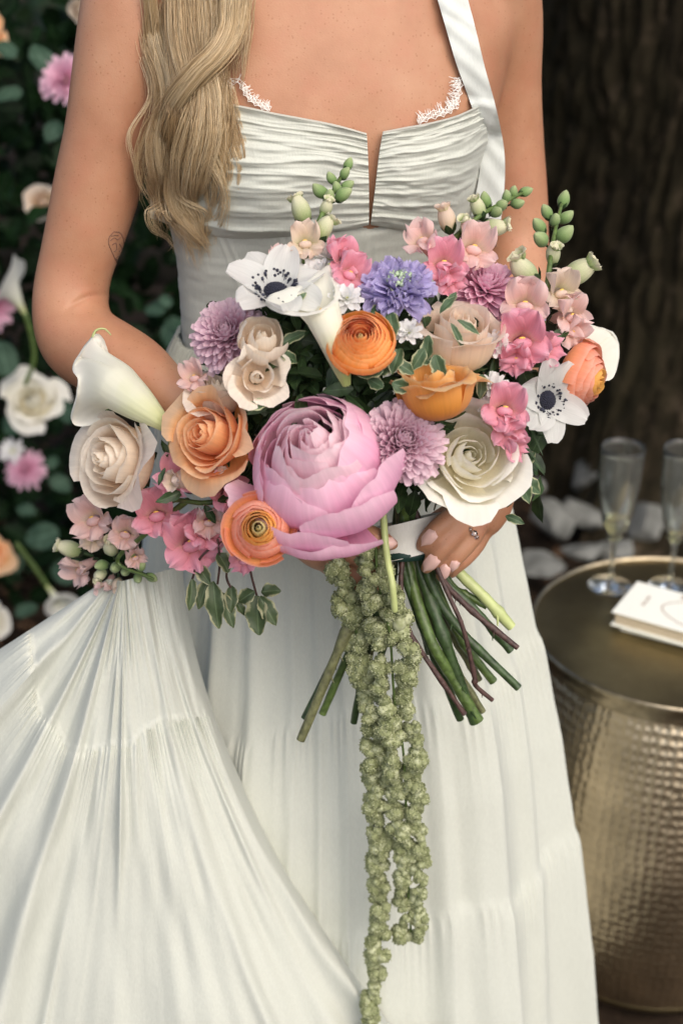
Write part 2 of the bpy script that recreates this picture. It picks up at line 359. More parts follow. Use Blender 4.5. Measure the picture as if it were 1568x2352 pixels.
def calyx(S, mat=None):
    mb = MB(); mb.grid(lathe([(1e-4, -.34 * S), (.10 * S, -.33 * S), (.16 * S, -.1 * S), (.34 * S, .10 * S), (.2 * S, .2 * S), (1e-4, .22 * S)], 14), cu=True)
    for i in range(5): mb.grid(limb(i * 1.2566, .12 * S, .75 * S, .26 * S, 1.7, 1.1, .1, .04, -.06 * S, i, 3, 6, .8))
    return mb.me('calyx', mat or M_LEAF)

# petal colours
MP = dict(
 peony=petal_mat('peony_petal', [(0, (.55, .05, .24)), (.28, (.78, .30, .50)), (.65, (.88, .48, .67)), (1, (.92, .66, .77))], .36),
 peony_in=petal_mat('peony_inner_petal', [(0, (.55, .08, .24)), (.30, (.86, .44, .58)), (.65, (.91, .62, .72)), (1, (.93, .77, .81))], .42),
 peach=petal_mat('peach_rose_petal', [(0, (.90, .34, .08)), (.5, (.94, .44, .16)), (.85, (.94, .54, .27)), (1, (.95, .66, .42))], .38),
 amber=petal_mat('amber_rose_petal', [(0, (.80, .30, .02)), (.5, (.84, .38, .07)), (.85, (.86, .45, .14)), (1, (.85, .60, .30))], .3),
 ranun=petal_mat('orange_ranunculus_petal', [(0, (.85, .34, .04)), (.5, (.92, .33, .045)), (.85, (.94, .39, .09)), (1, (.95, .52, .20))], .3, .45),
 ranun_y=petal_mat('yellow_ranunculus_petal', [(0, (.75, .50, .08)), (.6, (.86, .46, .06)), (1, (.90, .52, .14))], .3, .45),
 ranun_s=petal_mat('salmon_ranunculus_petal', [(0, (.86, .42, .08)), (.5, (.88, .36, .14)), (.85, (.88, .36, .22)), (1, (.88, .48, .36))], .3, .45),
 ranun_c=petal_mat('pale_ranunculus_heart', [(0, (.5, .5, .15)), (.6, (.72, .66, .25)), (1, (.80, .72, .38))], .3, .45),
 blush=petal_mat('blush_rose_petal', [(0, (.90, .64, .40)), (.5, (.92, .75, .57)), (.85, (.93, .83, .70)), (1, (.93, .87, .77))], .40),
 blushy=petal_mat('blush_green_rose_petal', [(0, (.62, .62, .34)), (.4, (.86, .74, .52)), (.8, (.91, .75, .61)), (1, (.92, .83, .71))], .36),
 white=petal_mat('white_rose_petal', [(0, (.86, .78, .54)), (.45, (.88, .84, .68)), (.8, (.89, .87, .77)), (1, (.89, .88, .81))], .28, streak=.06),
 cream=petal_mat('spray_rose_petal', [(0, (.86, .66, .46)), (.5, (.87, .74, .59)), (1, (.89, .82, .71))], .3),
 lilac=petal_mat('lilac_mum_petal', [(0, (.42, .10, .26)), (.25, (.63, .31, .45)), (.6, (.74, .48, .59)), (1, (.81, .63, .70))], .25),
 pinkmum=petal_mat('pink_mum_petal', [(0, (.45, .10, .27)), (.3, (.74, .34, .50)), (.7, (.83, .50, .64)), (1, (.88, .63, .74))], .25),
 scab=petal_mat('scabiosa_petal', [(0, (.26, .20, .46)), (.4, (.42, .35, .66)), (1, (.55, .50, .76))], .3),
 pink=petal_mat('pink_snapdragon_petal', [(0, (.84, .52, .42)), (.3, (.82, .34, .40)), (.8, (.87, .40, .51)), (1, (.88, .52, .62))], .32),
 palepink=petal_mat('pale_snapdragon_petal', [(0, (.88, .74, .52)), (.4, (.89, .60, .54)), (1, (.91, .71, .70))], .38),
 blushsnap=petal_mat('cream_snapdragon_petal', [(0, (.74, .70, .42)), (.4, (.80, .66, .50)), (1, (.85, .70, .62))], .32),
 bud=petal_mat('snapdragon_bud', [(0, (.20, .30, .09)), (.3, (.42, .50, .24)), (.7, (.70, .70, .48)), (1, (.80, .76, .56))], .2),
 budg=petal_mat('green_snapdragon_bud', [(0, (.12, .22, .06)), (.5, (.23, .35, .13)), (1, (.44, .52, .27))], .15),
 calla=petal_mat('calla_spathe', [(0, (.50, .60, .22)), (.2, (.70, .74, .44)), (.42, (.81, .82, .68)), (1, (.83, .83, .76))], .25, .42, .05, bump=.1),
 anem=petal_mat('anemone_petal', [(0, (.62, .63, .62)), (.3, (.78, .79, .76)), (1, (.83, .84, .81))], .38, streak=.1),
 daisy=petal_mat('daisy_petal', [(0, (.70, .72, .62)), (.3, (.82, .82, .80)), (1, (.84, .84, .84))], .25),
)
M_YEL = plain('yellow_palate', (.80, .50, .10), .6)
M_DISC = plain('daisy_disc', (.52, .52, .12), .8, .5, 900, .3)
M_NAVY = plain('anemone_eye', (.012, .014, .03), .7, .8, 700, .5)
M_GREY = plain('stamen', (.03, .035, .06), .7)
M_SPAD = plain('spadix', (.75, .50, .08), .7, .5, 900)

def calla_grid(L_, Rm, seed=0, tall=.5, flare=.55, tail=.22, nu=33, nv=18):
    """rolled spathe: the tall pointed side at phi=0, the overlapping split at phi=pi"""
    t = np.linspace(0, 1, nv)[:, None]; ph = np.linspace(-1, 1, nu)[None, :] * 3.45
    c = (1 + np.cos(np.clip(ph, -math.pi, math.pi))) / 2
    r = (.14 + .86 * t ** 1.7) * Rm * (1 + .05 * ph / 3.45)
    f = np.clip((t - .62) / .38, 0, 1) ** 2
    roll = np.clip((t - .86) / .14, 0, 1) ** 2
    r = r + flare * Rm * f * (.7 + .3 * c) + .05 * Rm * np.sin(ph * 3 + seed) * f
    z = L_ * t * (1 - .30 * (1 - c) * t) + L_ * tall * c ** 2.2 * t ** 3 - flare * Rm * f * .5 * (1 - c * .6) - flare * Rm * roll * .55
    tip = np.exp(-(ph / .16) ** 2) * np.clip((t - .86) / .14, 0, 1)
    z = z + tail * L_ * tip; r = r + tail * .35 * L_ * tip ** 2
    return np.stack([r * np.cos(ph), r * np.sin(ph), z], -1)
def floret_me(mat, S, seed, openk=1.0):
    rs = np.random.RandomState(seed); mb = MB()
    tp = lathe([(1e-4, -.95 * S), (.17 * S, -.9 * S), (.24 * S, -.5 * S), (.30 * S, -.1 * S), (.27 * S, .05 * S)], 12); mb.grid(tp, 0, True)
    for ph in (1.05, 2.09): mb.grid(limb(ph, .18 * S, .95 * S, 1.1 * S, .25 * openk, 1.25 * openk, .12, .24, -.08 * S, rs.randint(9999), 9, 9, .45))
    for ph in (3.75, 4.712, 5.67): mb.grid(limb(ph, .2 * S, .8 * S, .86 * S, .5, 1.75 * openk, -.12, .24, -.05 * S, rs.randint(9999), 9, 9, .42))
    mb.grid(ball(.22 * S, 1.3, .8, .8, 12, 8) + np.array([0, -.12 * S, .12 * S]), 0, True)
    mb.grid(ball(.065 * S, 1.5, .6, .6, 10, 6) + np.array([0, .02 * S, .22 * S]), 1, True)
    for i in range(5): mb.grid(limb(i * 1.2566, .1 * S, .4 * S, .22 * S, .6, .15, .1, 0, -1.05 * S, i, 3, 4, .8), 2)
    return mb.me('floret', [mat, M_YEL, M_LEAF])
def bud_me(mat, S, seed, fat=.36, lip=0.):
    mb = MB(); t = np.linspace(0, 1, 12); r = S * fat * np.sin(np.pi * np.clip(t * .93 + .05, 0, 1)) ** .75 * (1 - .18 * t); r[-1] = 1e-4
    G = lathe(np.stack([r, S * t], -1), 14); G[..., 0] += (S * .10 * np.sin(t * 2.2))[:, None]
    a = np.arange(14) / 14 * 6.283; G[..., :2] *= (1 + .07 * np.cos(5 * a + seed)[None, :, None] * t[:, None, None])
    mb.grid(G, 0, True)
    if lip:
        for k in range(4): mb.grid(limb(k * 1.57 + seed, S * .12, S * lip, S * .42, .1, 1.2, .15, .1, S * .74, seed + k, 5, 5, .5), 0)
    for i in range(5): mb.grid(limb(i * 1.2566 + seed, .07 * S, .42 * S, .26 * S, 1.0, .05, .15, 0, -.02 * S, i, 3, 4, .8), 1)
    mb.grid(tube([(0, 0, -.3 * S), (0, 0, .04 * S)], [.05 * S, .07 * S], 6), 1, True)
    return mb.me('bud', [mat, M_LEAF])
def leaf_grid(L_, W, fold=.25, wave=.05, curl=.5, seed=0, nu=5, nv=9, point=.75):
    rs = np.random.RandomState(seed); t = np.linspace(0, 1, nv)[:, None]; u = np.linspace(-1, 1, nu)[None, :]
    ph = rs.uniform(0, 6, 2); wp = np.sin(np.pi * np.clip(t * .97 + .02, 0, 1)) ** point * (1 - .25 * t) * (1 + (.10 if nv > 9 else 0) * np.sin(17 * t + ph[1] + u))
    an = curl * t; x = W / 2 * wp * u; y = L_ * np.sin(an + 1e-6) / (curl + 1e-6) if abs(curl) > .01 else L_ * t
    z = -L_ * (1 - np.cos(an)) / (curl + 1e-6) if abs(curl) > .01 else 0 * t
    z = z + fold * W * np.abs(u) * wp * .5 + wave * W * np.sin(9 * t + ph[0] + 2 * u) * np.abs(u)
    return np.stack([x + 0 * t, y + 0 * u, z + 0 * u], -1)

# ------------------------------------------------------------------ ground
def ground():
    m, nt, b = new_mat('leaf_litter_soil'); tc = N(nt, 'ShaderNodeTexCoord')
    n1 = N(nt, 'ShaderNodeTexNoise', Scale=26.0, Detail=8.0, Roughness=.7); L(nt, tc.outputs['Object'], n1.inputs['Vector'])
    r = ramp(nt, [(.3, (.012, .009, .006)), (.55, (.04, .027, .018)), (.75, (.11, .075, .05))]); L(nt, n1.outputs[0], r.inputs[0]); L(nt, r.outputs[0], b.inputs['Base Color']); b.inputs['Roughness'].default_value = .9; b.inputs['Specular IOR Level'].default_value = .1
    bp = N(nt, 'ShaderNodeBump', Strength=.9, Distance=.02); L(nt, n1.outputs[0], bp.inputs['Height']); L(nt, bp.outputs[0], b.inputs['Normal'])
    xs = np.concatenate([-np.geomspace(120, 3, 14), np.linspace(-2.5, 2.5, 70), np.geomspace(3, 120, 14)]); X, Y = np.meshgrid(xs, xs + 2)
    Z = .02 * vn2(X * 3, Y * 3, 3) + .01 * vn2(X * 9, Y * 9, 4) - .02; Z = np.where((abs(X) < 3) & (abs(Y - 2) < 3), Z, -.02)
    V = np.stack([X, Y, Z], -1); obj('ground', mesh('ground', V.reshape(-1, 3), grid_faces(len(xs), len(xs)), m), kind='structure')
    # litter: bark chips and dry leaves
    mb = MB(); rs = np.random.RandomState(5)
    for i in range(2600):
        x, y = rs.uniform(-1.2, 1.9), rs.uniform(1.6, 4.2); s = rs.uniform(.012, .04)
        M = Matrix.Translation((x, y, rs.uniform(-.005, .03))) @ frame((rs.uniform(-.7, .7), rs.uniform(-.7, .7), 1), rs.uniform(0, 6))
        mb.grid(leaf_grid(s * 1.6, s, rs.uniform(-.4, .5), .2, rs.uniform(-1, 1.2), i, 3, 4), 0, M=M)
    obj('leaf_litter', mb.me('leaf_litter', leaf_mat('dry_litter', (.03, .018, .010), (.13, .08, .05), spec=.1)), kind='stuff')
ground()

# ------------------------------------------------------------------ tree with its bark, limbs and unseen leaves added overhead for shade
def tree():
    root = thing('tree', 'broad old tree trunk with dark furrowed bark standing behind the table', 'tree', (1.02, 3.55, 0))
    m, nt, b = new_mat('bark'); tc = N(nt, 'ShaderNodeTexCoord')
    mp = N(nt, 'ShaderNodeMapping'); mp.inputs['Scale'].default_value = (1, 1, .75); L(nt, tc.outputs['Object'], mp.inputs[0])
    n1 = N(nt, 'ShaderNodeTexNoise', Scale=24.0, Detail=8.0, Roughness=.65); L(nt, mp.outputs[0], n1.inputs['Vector'])
    n2 = N(nt, 'ShaderNodeTexNoise', Scale=3.0, Detail=3.0); L(nt, tc.outputs['Object'], n2.inputs['Vector'])
    r = ramp(nt, [(.36, (.006, .005, .004)), (.54, (.018, .013, .009)), (.68, (.085, .062, .045))]); L(nt, n1.outputs[0], r.inputs[0])
    b.inputs['Specular IOR Level'].default_value = .08; c = mixc(nt, r.outputs[0], (.03, .026, .014), n2.outputs[0]); L(nt, c, b.inputs['Base Color']); b.inputs['Roughness'].default_value = .9
    bp = N(nt, 'ShaderNodeBump', Strength=.8, Distance=.012); L(nt, n1.outputs[0], bp.inputs['Height']); L(nt, bp.outputs[0], b.inputs['Normal'])
    nu, nv = 420, 190; a = np.linspace(0, 2 * np.pi, nu, endpoint=False)[None, :]; z = np.linspace(-.1, 4.2, nv)[:, None]
    au = a * 9.5
    wz = z * 4 + 1.2 * vn2(au * .5, z * 2, 1)
    plate = .9 * np.abs(vn2(au * 3.0 + .8 * vn2(au, z * 5, 8), z * 11 + .8 * vn2(au * 2, z * 4, 18), 12)) + .5 * np.abs(vn2(au * 5.1, z * 17, 3)) + .3 * vn2(au * 6, z * 16, 6)
    rad = .60 + .05 * vn2(au * .25, z * .7, 4) + .32 * np.exp(-np.clip(z, 0, 9) / .22) * (.7 + .5 * vn2(au * .35, z * 0, 5)) + .038 * np.clip(plate, 0, 1.0) - .02 * z
    V = np.stack([rad * np.cos(a), rad * np.sin(a), z + 0 * a], -1)
    obj('trunk', mesh('trunk', V.reshape(-1, 3), grid_faces(nu, nv, True), m), root)
    rs = np.random.RandomState(3); mb = MB()
    for k in range(6):
        an = k * 1.05 + .3; ln = rs.uniform(2, 3); pts = [(.25 * math.cos(an) * q, .25 * math.sin(an) * q, 3.6 + .3 * q) for q in (0, .6)] + [(ln * q * math.cos(an), ln * q * math.sin(an), 3.9 + 1.2 * q) for q in (.4, .7, 1)]
        mb.grid(tube(crom(pts, 14), np.linspace(.2, .04, 14), 10), cu=True)
    obj('limb', mb.me('limb', m), root)
    mb = MB()
    for i in range(5200):  # unseen leaf canopy, added above the frame to darken the background
        an, q = rs.uniform(0, 6.283), math.sqrt(rs.rand()); rr = 4.2 * q
        x, y, zz = rr * math.cos(an), rr * math.sin(an), 3.6 + 1.6 * (1 - q * q) * rs.rand() + rs.uniform(-.4, .6)
        if y + 3.55 < 1.5: continue  # canopy left open on the near side so the woman stays lit
        s = rs.uniform(.12, .26)
        mb.grid(leaf_grid(s, s * .6, .2, .1, .6, i, 3, 4), M=Matrix.Translation((x, y, zz)) @ frame((rs.uniform(-.8, .8), rs.uniform(-.8, .8), 1), rs.uniform(0, 6)))
    obj('shade_crown', mb.me('shade_crown', M_LEAF), root, kind='stuff')
tree()

# ------------------------------------------------------------------ bush beyond, far woods
def leaf_cloud(name, n, box, size, mat, parent=None, seed=0, round_=.55, off=(0, 0, 0), up=.4):
    rs = np.random.RandomState(seed); mb = MB(); (x0, x1), (y0, y1), (z0, z1) = box
    for i in range(n):
        p = Vector((rs.uniform(x0, x1), rs.uniform(y0, y1), rs.uniform(z0, z1))) - Vector(off); s = rs.uniform(*size)
        M = Matrix.Translation(p) @ frame((rs.uniform(-.8, .8), -1 + rs.uniform(-.2, .8), up + rs.uniform(-.8, .8)), rs.uniform(0, 6.28))
        mb.grid(leaf_grid(s, s * rs.uniform(.5, .85), .3, .06, rs.uniform(-.2, .9), i, 3, 5, round_), M=M)
    return obj(name, mb.me(name, mat), parent, kind='stuff')
bush = thing('bush', 'fresh green bush glimpsed between the arm and the tree trunk', 'bush', (.75, 5.3, 0))
M_BUSH = leaf_mat('bush_leaf', (.07, .26, .035), (.13, .40, .07), trans=.4)
leaf_cloud('foliage', 1500, ((.45, 1.2), (5.0, 5.6), (.05, 2.0)), (.05, .10), M_BUSH, bush, 21, .6, (.75, 5.3, 0))
leaf_cloud('woods', 3800, ((-5, 5), (6.5, 8.5), (0, 3.2)), (.10, .22), M_LEAF, None, 22)

# ------------------------------------------------------------------ hedge studded with flowers
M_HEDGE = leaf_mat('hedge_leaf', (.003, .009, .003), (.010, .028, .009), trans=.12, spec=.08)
M_EUC = leaf_mat('eucalyptus_leaf', (.028, .06, .038), (.055, .10, .068), trans=.15, rough=.6, spec=.15)
HB = Vector((-.5, 2.5, 0))
hedge = thing('hedge', 'dark leafy hedge behind the bent arm studded with roses and chrysanthemums', 'hedge', HB)
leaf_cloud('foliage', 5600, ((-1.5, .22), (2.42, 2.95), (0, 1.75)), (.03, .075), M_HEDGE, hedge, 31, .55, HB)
def on_hedge(name, label, px, py, Y, axis, mats, core, grids, S, spin=0.0):
    M = rel(HB) @ Matrix.Translation(P(px, py, Y)) @ frame(cdir(*axis), spin)
    o = obj(name, core, hedge, M, label=label); obj('petals', join('petals', grids, mats), o, kind='stuff'); return o
def disc(S): return MB().grid(ball(S, 1, 1, .5, 12, 7), 0, True).me('disc', M_DISC)
q = 2.34
on_hedge('chrysanthemum', 'pink yellow-eyed chrysanthemum by the upper arm', 150, 185, q, (-.25, .1, 1), MP['pinkmum'], disc(.014), mum_grids(.040, 1, 60, 85, .2, .3, -.1, 3, 5, .3), .05)
on_hedge('chrysanthemum', 'pink chrysanthemum at the picture edge beside a calla lily', -10, 708, q, (.1, .1, 1), MP['pinkmum'], disc(.008), mum_grids(.036, 2, 80), .04)
on_hedge('chrysanthemum', 'small round pink chrysanthemum below the white rose', 60, 1080, q, (0, .25, 1), MP['pinkmum'], disc(.006), mum_grids(.038, 3, 90), .04)
on_hedge('rose', 'open white rose in the dark hedge', 76, 925, q + .04, (.05, .2, 1), MP['white'], calyx(.04), rose_grids(.040, 4, .8), .04)
on_hedge('rose', 'blurred cream rose half hidden behind the elbow', 100, 468, q + .14, (0, .2, 1), MP['blushy'], calyx(.03), rose_grids(.025, 5, .9), .04)
on_hedge('rose', 'orange rose cut by the lower picture edge', -34, 1272, q, (.4, .1, 1), MP['peach'], calyx(.03), rose_grids(.036, 6, .8), .04)
on_hedge('rose', 'orange rose cut by the top picture corner', -52, 78, q + .05, (.4, .1, 1), MP['peach'], calyx(.03), rose_grids(.034, 7, .8), .04)
on_hedge('rose', 'cream rose low at the picture edge above the skirt', -34, 1432, q, (.4, .1, 1), MP['white'], calyx(.03), rose_grids(.034, 8, .8), .04)
on_hedge('daisy', 'small white daisy beside the round pink chrysanthemum', 30, 1037, q, (-.1, .3, 1), MP['daisy'], disc(.008), mum_grids(.026, 9, 26, 85, .1, .3, 0), .03)
on_hedge('rosebud', 'pale bud near the top behind the shoulder', 190, 18, q + .1, (0, -.6, .8), MP['cream'], calyx(.02), rose_grids(.02, 10, 1.2, 1, False), .03)
on_hedge('calla_lily', 'white calla lily facing up beside the elbow', 60, 725, q, (-.3, .65, .45), MP['calla'], MB().grid(tube([(0, 0, .008), (0, 0, .022)], .003, 8), 0, True).me('spadix', M_SPAD), [calla_grid(.075, .028, 1)], .04)
on_hedge('calla_lily', 'white calla lily pointing down just above the skirt', 108, 1345, q - .05, (.62, -.72, .3), MP['calla'], MB().grid(tube([(0, 0, .008), (0, 0, .022)], .003, 8), 0, True).me('spadix', M_SPAD), [calla_grid(.07, .022, 2)], .04)
for pts in ([(108, 1345), (85, 1310), (70, 1290), (40, 1250)], [(60, 725), (75, 780), (78, 830), (60, 880)], [(215, 905), (250, 960), (225, 1010), (200, 1060)]):
    obj('flower_stem', MB().grid(tube(crom([P(x, y, 2.33) - HB for x, y in pts], 12), .0045, 6), cu=True).me('flower_stem', M_STEM), hedge)
mb = MB(); rs = np.random.RandomState(9)
for i, (px, py, s, an) in enumerate([(30, 965, 80, 20), (95, 1232, 92, 100), (150, 945, 60, 200), (150, 1312, 90, 80), (392, 762, 75, 160), (355, 706, 66, 60), (10, 820, 90, 10), (122, 300, 55, 150), (12, 110, 60, 40), (30, 1290, 70, 30), (120, 1060, 45, 10), (140, 1110, 60, 240), (60, 1170, 50, 70), (345, 820, 70, 200), (418, 745, 60, 80), (20, 215, 60, 100), (95, 130, 70, 20), (60, 1400, 60, 300), (320, 800, 60, 40), (210, 1190, 50, 130), (380, 690, 40, 20), (300, 850, 60, 90)]):
    S = s / 1350
    M = rel(HB) @ Matrix.Translation(P(px, py, 2.36)) @ frame(cdir(rs.uniform(-.5, .5), rs.uniform(.0, .7), 1), R(an))
    G = leaf_grid(S, S * .85, .15, .05, .4, i, 7, 9, .5); G[..., 1] -= S / 2
    obj('leaf', mesh('leaf', G.reshape(-1, 3), grid_faces(7, 9), M_EUC, grid_uv(7, 9)), hedge, M)
mb = MB()
for i in range(5): mb.grid(tube([P(-200 + 0 * i, 640, 2.8) - HB + Vector((0, 0, .012 * i)), P(760, 640, 2.8) - HB + Vector((0, 0, .012 * i))], .012, 8), cu=True)
obj('rail', mb.me('rail', plain('old_wood', (.03, .026, .02), .9, .6, 40, .5)), hedge)

# ------------------------------------------------------------------ stones round the tree bed
M_ROCK = plain('grey_stone', (.145, .15, .14), .9, .6, 26, .38, 0, .15)
def rock(px, py, wpx, hpx, Y, seed, label, rot=0.):
    V, F = ico(4); V = V.copy(); rs = np.random.RandomState(seed); c = P(px, py, Y); d = pix(c)[2]
    off = Vector(rs.uniform(0, 50, 3))
    for i in range(len(V)):
        p = Vector(V[i]); n = noise.noise(p * 1.1 + off) * .25 + noise.noise(p * 2.6 + off) * .12 + noise.noise(p * 7 + off) * .05
        V[i] *= 1 + n
    for pl in range(15):
        nrm = rs.normal(size=3); nrm /= np.linalg.norm(nrm); s = V @ nrm; V -= np.outer(np.clip(s - rs.uniform(.42, .66), 0, 9) * .97, nrm)
    V *= 1.25 * np.array([wpx / FP * d / 2, wpx / FP * d / 2 * .9, hpx / FP * d / 2 * 1.05])
    obj('rock', mesh('rock', V, F, M_ROCK), None, Matrix.Translation(c) @ Matrix.Rotation(rot, 4, 'Y'), label=label, category='rock', group='grey stones edging the tree bed')
for a in [(1262, 1180, 125, 100, 2.80, 1, 'big grey stone just right of the white skirt', .2), (1362, 1105, 130, 85, 3.0, 2, 'pale grey stone behind the champagne flute', -.2), (1345, 1190, 120, 70, 2.85, 3, 'low grey stone left of the flute stem', .1),
          (1425, 1150, 110, 90, 2.95, 4, 'grey stone seen through the front flute', 0), (1512, 1130, 120, 110, 3.0, 5, 'tall pale stone between the two flutes', .1), (1490, 1210, 130, 85, 2.8, 6, 'rough stone below the bowl of the far flute', .3),
          (1410, 1265, 95, 60, 2.7, 7, 'small dark stone behind the flute stem', .1), (1245, 1300, 150, 36, 2.62, 8, 'flat stone at the back edge of the table', .05), (1345, 1268, 100, 34, 2.65, 9, 'long thin pale stone lying behind the table', -.1), (1568, 1200, 90, 110, 2.85, 10, 'stone cut by the picture edge behind the table', 0),
          (1200, 1120, 90, 60, 2.9, 11, 'stone peeping from behind the white skirt', 0)]: rock(*a)

# ------------------------------------------------------------------ hammered side table
TZ = .52; TC = PZ(1556, 1440, TZ); TC.z = 0; TR = .193
def brass(name, col, rough, kind):
    m, nt, b = new_mat(name); b.inputs['Metallic'].default_value = 1; b.inputs['Roughness'].default_value = rough
    tc = N(nt, 'ShaderNodeTexCoord'); uv = N(nt, 'ShaderNodeUVMap'); mp = N(nt, 'ShaderNodeMapping'); L(nt, uv.outputs[0], mp.inputs[0])
    mp.inputs['Scale'].default_value = (104, 36, 1) if kind == 'drum' else (60, 26, 1)
    vo = N(nt, 'ShaderNodeTexVoronoi', Scale=1.0); vo.voronoi_dimensions = '2D'; vo.feature = 'SMOOTH_F1'; vo.inputs['Randomness'].default_value = .38; vo.inputs['Smoothness'].default_value = .4; L(nt, mp.outputs[0], vo.inputs['Vector'])
    no = N(nt, 'ShaderNodeTexNoise', Scale=14.0, Detail=5.0); L(nt, tc.outputs['Object'], no.inputs['Vector'])
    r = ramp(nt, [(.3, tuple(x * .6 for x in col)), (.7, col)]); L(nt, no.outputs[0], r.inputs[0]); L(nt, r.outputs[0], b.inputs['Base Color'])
    bp = N(nt, 'ShaderNodeBump', Strength=.7 if kind == 'drum' else .35, Distance=.003 if kind == 'drum' else .0008); L(nt, vo.outputs['Distance'], bp.inputs['Height']); L(nt, bp.outputs[0], b.inputs['Normal'])
    return m
table = thing('side_table', 'hammered antique gold drum side table holding flutes and a book', 'side table', TC)
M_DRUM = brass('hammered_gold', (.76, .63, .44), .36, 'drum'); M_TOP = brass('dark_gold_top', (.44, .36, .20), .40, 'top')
zz = np.linspace(0, 1, 60); body = TR * (.88 + .22 * np.sin(np.pi * np.clip(zz * .92 + .06, 0, 1)) ** .8)
obj('drum', MB().grid(lathe(np.stack([body, .012 + zz * (TZ - .045)], -1), 128), 0, True).me('drum', M_DRUM), table)
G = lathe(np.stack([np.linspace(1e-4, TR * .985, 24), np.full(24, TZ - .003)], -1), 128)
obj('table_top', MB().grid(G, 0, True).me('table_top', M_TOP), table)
rim = [(TR * .985, TZ - .004), (TR * .99, TZ), (TR * 1.0, TZ + .002), (TR * 1.012, TZ), (TR * 1.014, TZ - .006), (TR * 1.006, TZ - .009), (TR * 1.004, TZ - .020), (TR * 1.008, TZ - .023), (TR * .99, TZ - .027), (TR * .88, TZ - .032)]
obj('rim', MB().grid(lathe(rim, 128), 0, True).me('rim', plain('worn_gold', (.42, .35, .24), .32, .3, 60, .3, 1)), table)
obj('foot_ring', MB().grid(lathe([(TR * .86, .0), (TR * .93, .002), (TR * .94, .012), (TR * .90, .02)], 96), 0, True).me('foot_ring', M_TOP), table)

def glass_mat(name, col, ior=1.45):
    m, nt, b = new_mat(name); b.inputs['Base Color'].default_value = (*col, 1); b.inputs['Transmission Weight'].default_value = 1; b.inputs['Roughness'].default_value = .01; b.inputs['IOR'].default_value = ior; return m
M_GLASS = glass_mat('clear_glass', (.93, .97, .95)); M_GLASS.node_tree.nodes['Principled BSDF'].inputs['Transmission Weight'].default_value = .975; M_GLASS.node_tree.nodes['Principled BSDF'].inputs['Roughness'].default_value = .03; M_WINE = glass_mat('pale_wine', (.90, .86, .60), 1.33)
def flute(px, py, label, lvl):
    p = PZ(px, py, TZ - .002); g = thing('champagne_flute', label, 'champagne flute', p, 'champagne flutes on the side table')
    bo = lambda z: .0295 * (1 - (1 - (z - .068) / .15) ** 2.3) ** .55 if z > .0681 else .0036
    zo = np.concatenate([np.linspace(.0685, .08, 8), np.linspace(.085, .215, 14)]); ro = np.array([max(.0036, bo(z)) for z in zo])
    out = [(1e-4, .0), (.029, .0), (.0305, .0012), (.029, .0028), (.012, .0045), (.005, .009), (.0036, .02), (.0034, .045), (.0036, .064)]
    foot = out + [(.0042, .067)]
    outer = list(zip(ro, zo)); inner = [(max(1e-4, r - .0016), z + (.003 if z < .085 else 0)) for r, z in outer[::-1]]; inner[-1] = (1e-4, .0735)
    obj('bowl', MB().grid(lathe(foot + outer + [(ro[-1] - .0005, .2158)] + inner, 56), 0, True).me('bowl', M_GLASS), g)
    zi = np.linspace(.0742, lvl, 9); ri = np.array([max(1e-4, bo(z - .0015) - .0014) for z in zi]); ri[0] = 1e-4
    obj('champagne', MB().grid(lathe(list(zip(ri, zi)) + [(1e-4, lvl)], 40), 0, True).me('champagne', M_WINE), g)
flute(1399, 1346, 'champagne flute with a little wine left, standing clear of the book', .107)
flute(1536, 1350, 'champagne flute behind the white book, nearly empty', .086)

# ------------------------------------------------------------------ books on the table
M_COVER = plain('white_cover', (.82, .84, .77), .5, .1, 300, .03); M_PAGES = plain('page_edges', (.58, .50, .36), .8, .6, 500, .2); M_GILT = plain('brown_print', (.30, .17, .09), .5)
zt = TZ + .029; A = PZ(1403, 1403, zt); B_ = PZ(1462, 1333, zt)
ey = (B_ - A); by = ey.length; ey.normalize(); ex = Vector((ey.y, -ey.x, 0)); Wb = .20
def slab(x0, x1, y0, y1, z0, z1, bev=.0012):
    import bmesh
    bm = bmesh.new(); bmesh.ops.create_cube(bm, size=1, matrix=Matrix.Translation(((x0 + x1) / 2, (y0 + y1) / 2, (z0 + z1) / 2)) @ Matrix.Diagonal((x1 - x0, y1 - y0, z1 - z0, 1)))
    bmesh.ops.bevel(bm, geom=bm.edges[:], offset=bev, segments=2, affect='EDGES', profile=.5); me = bpy.data.meshes.new('slab'); bm.to_mesh(me); bm.free(); return me
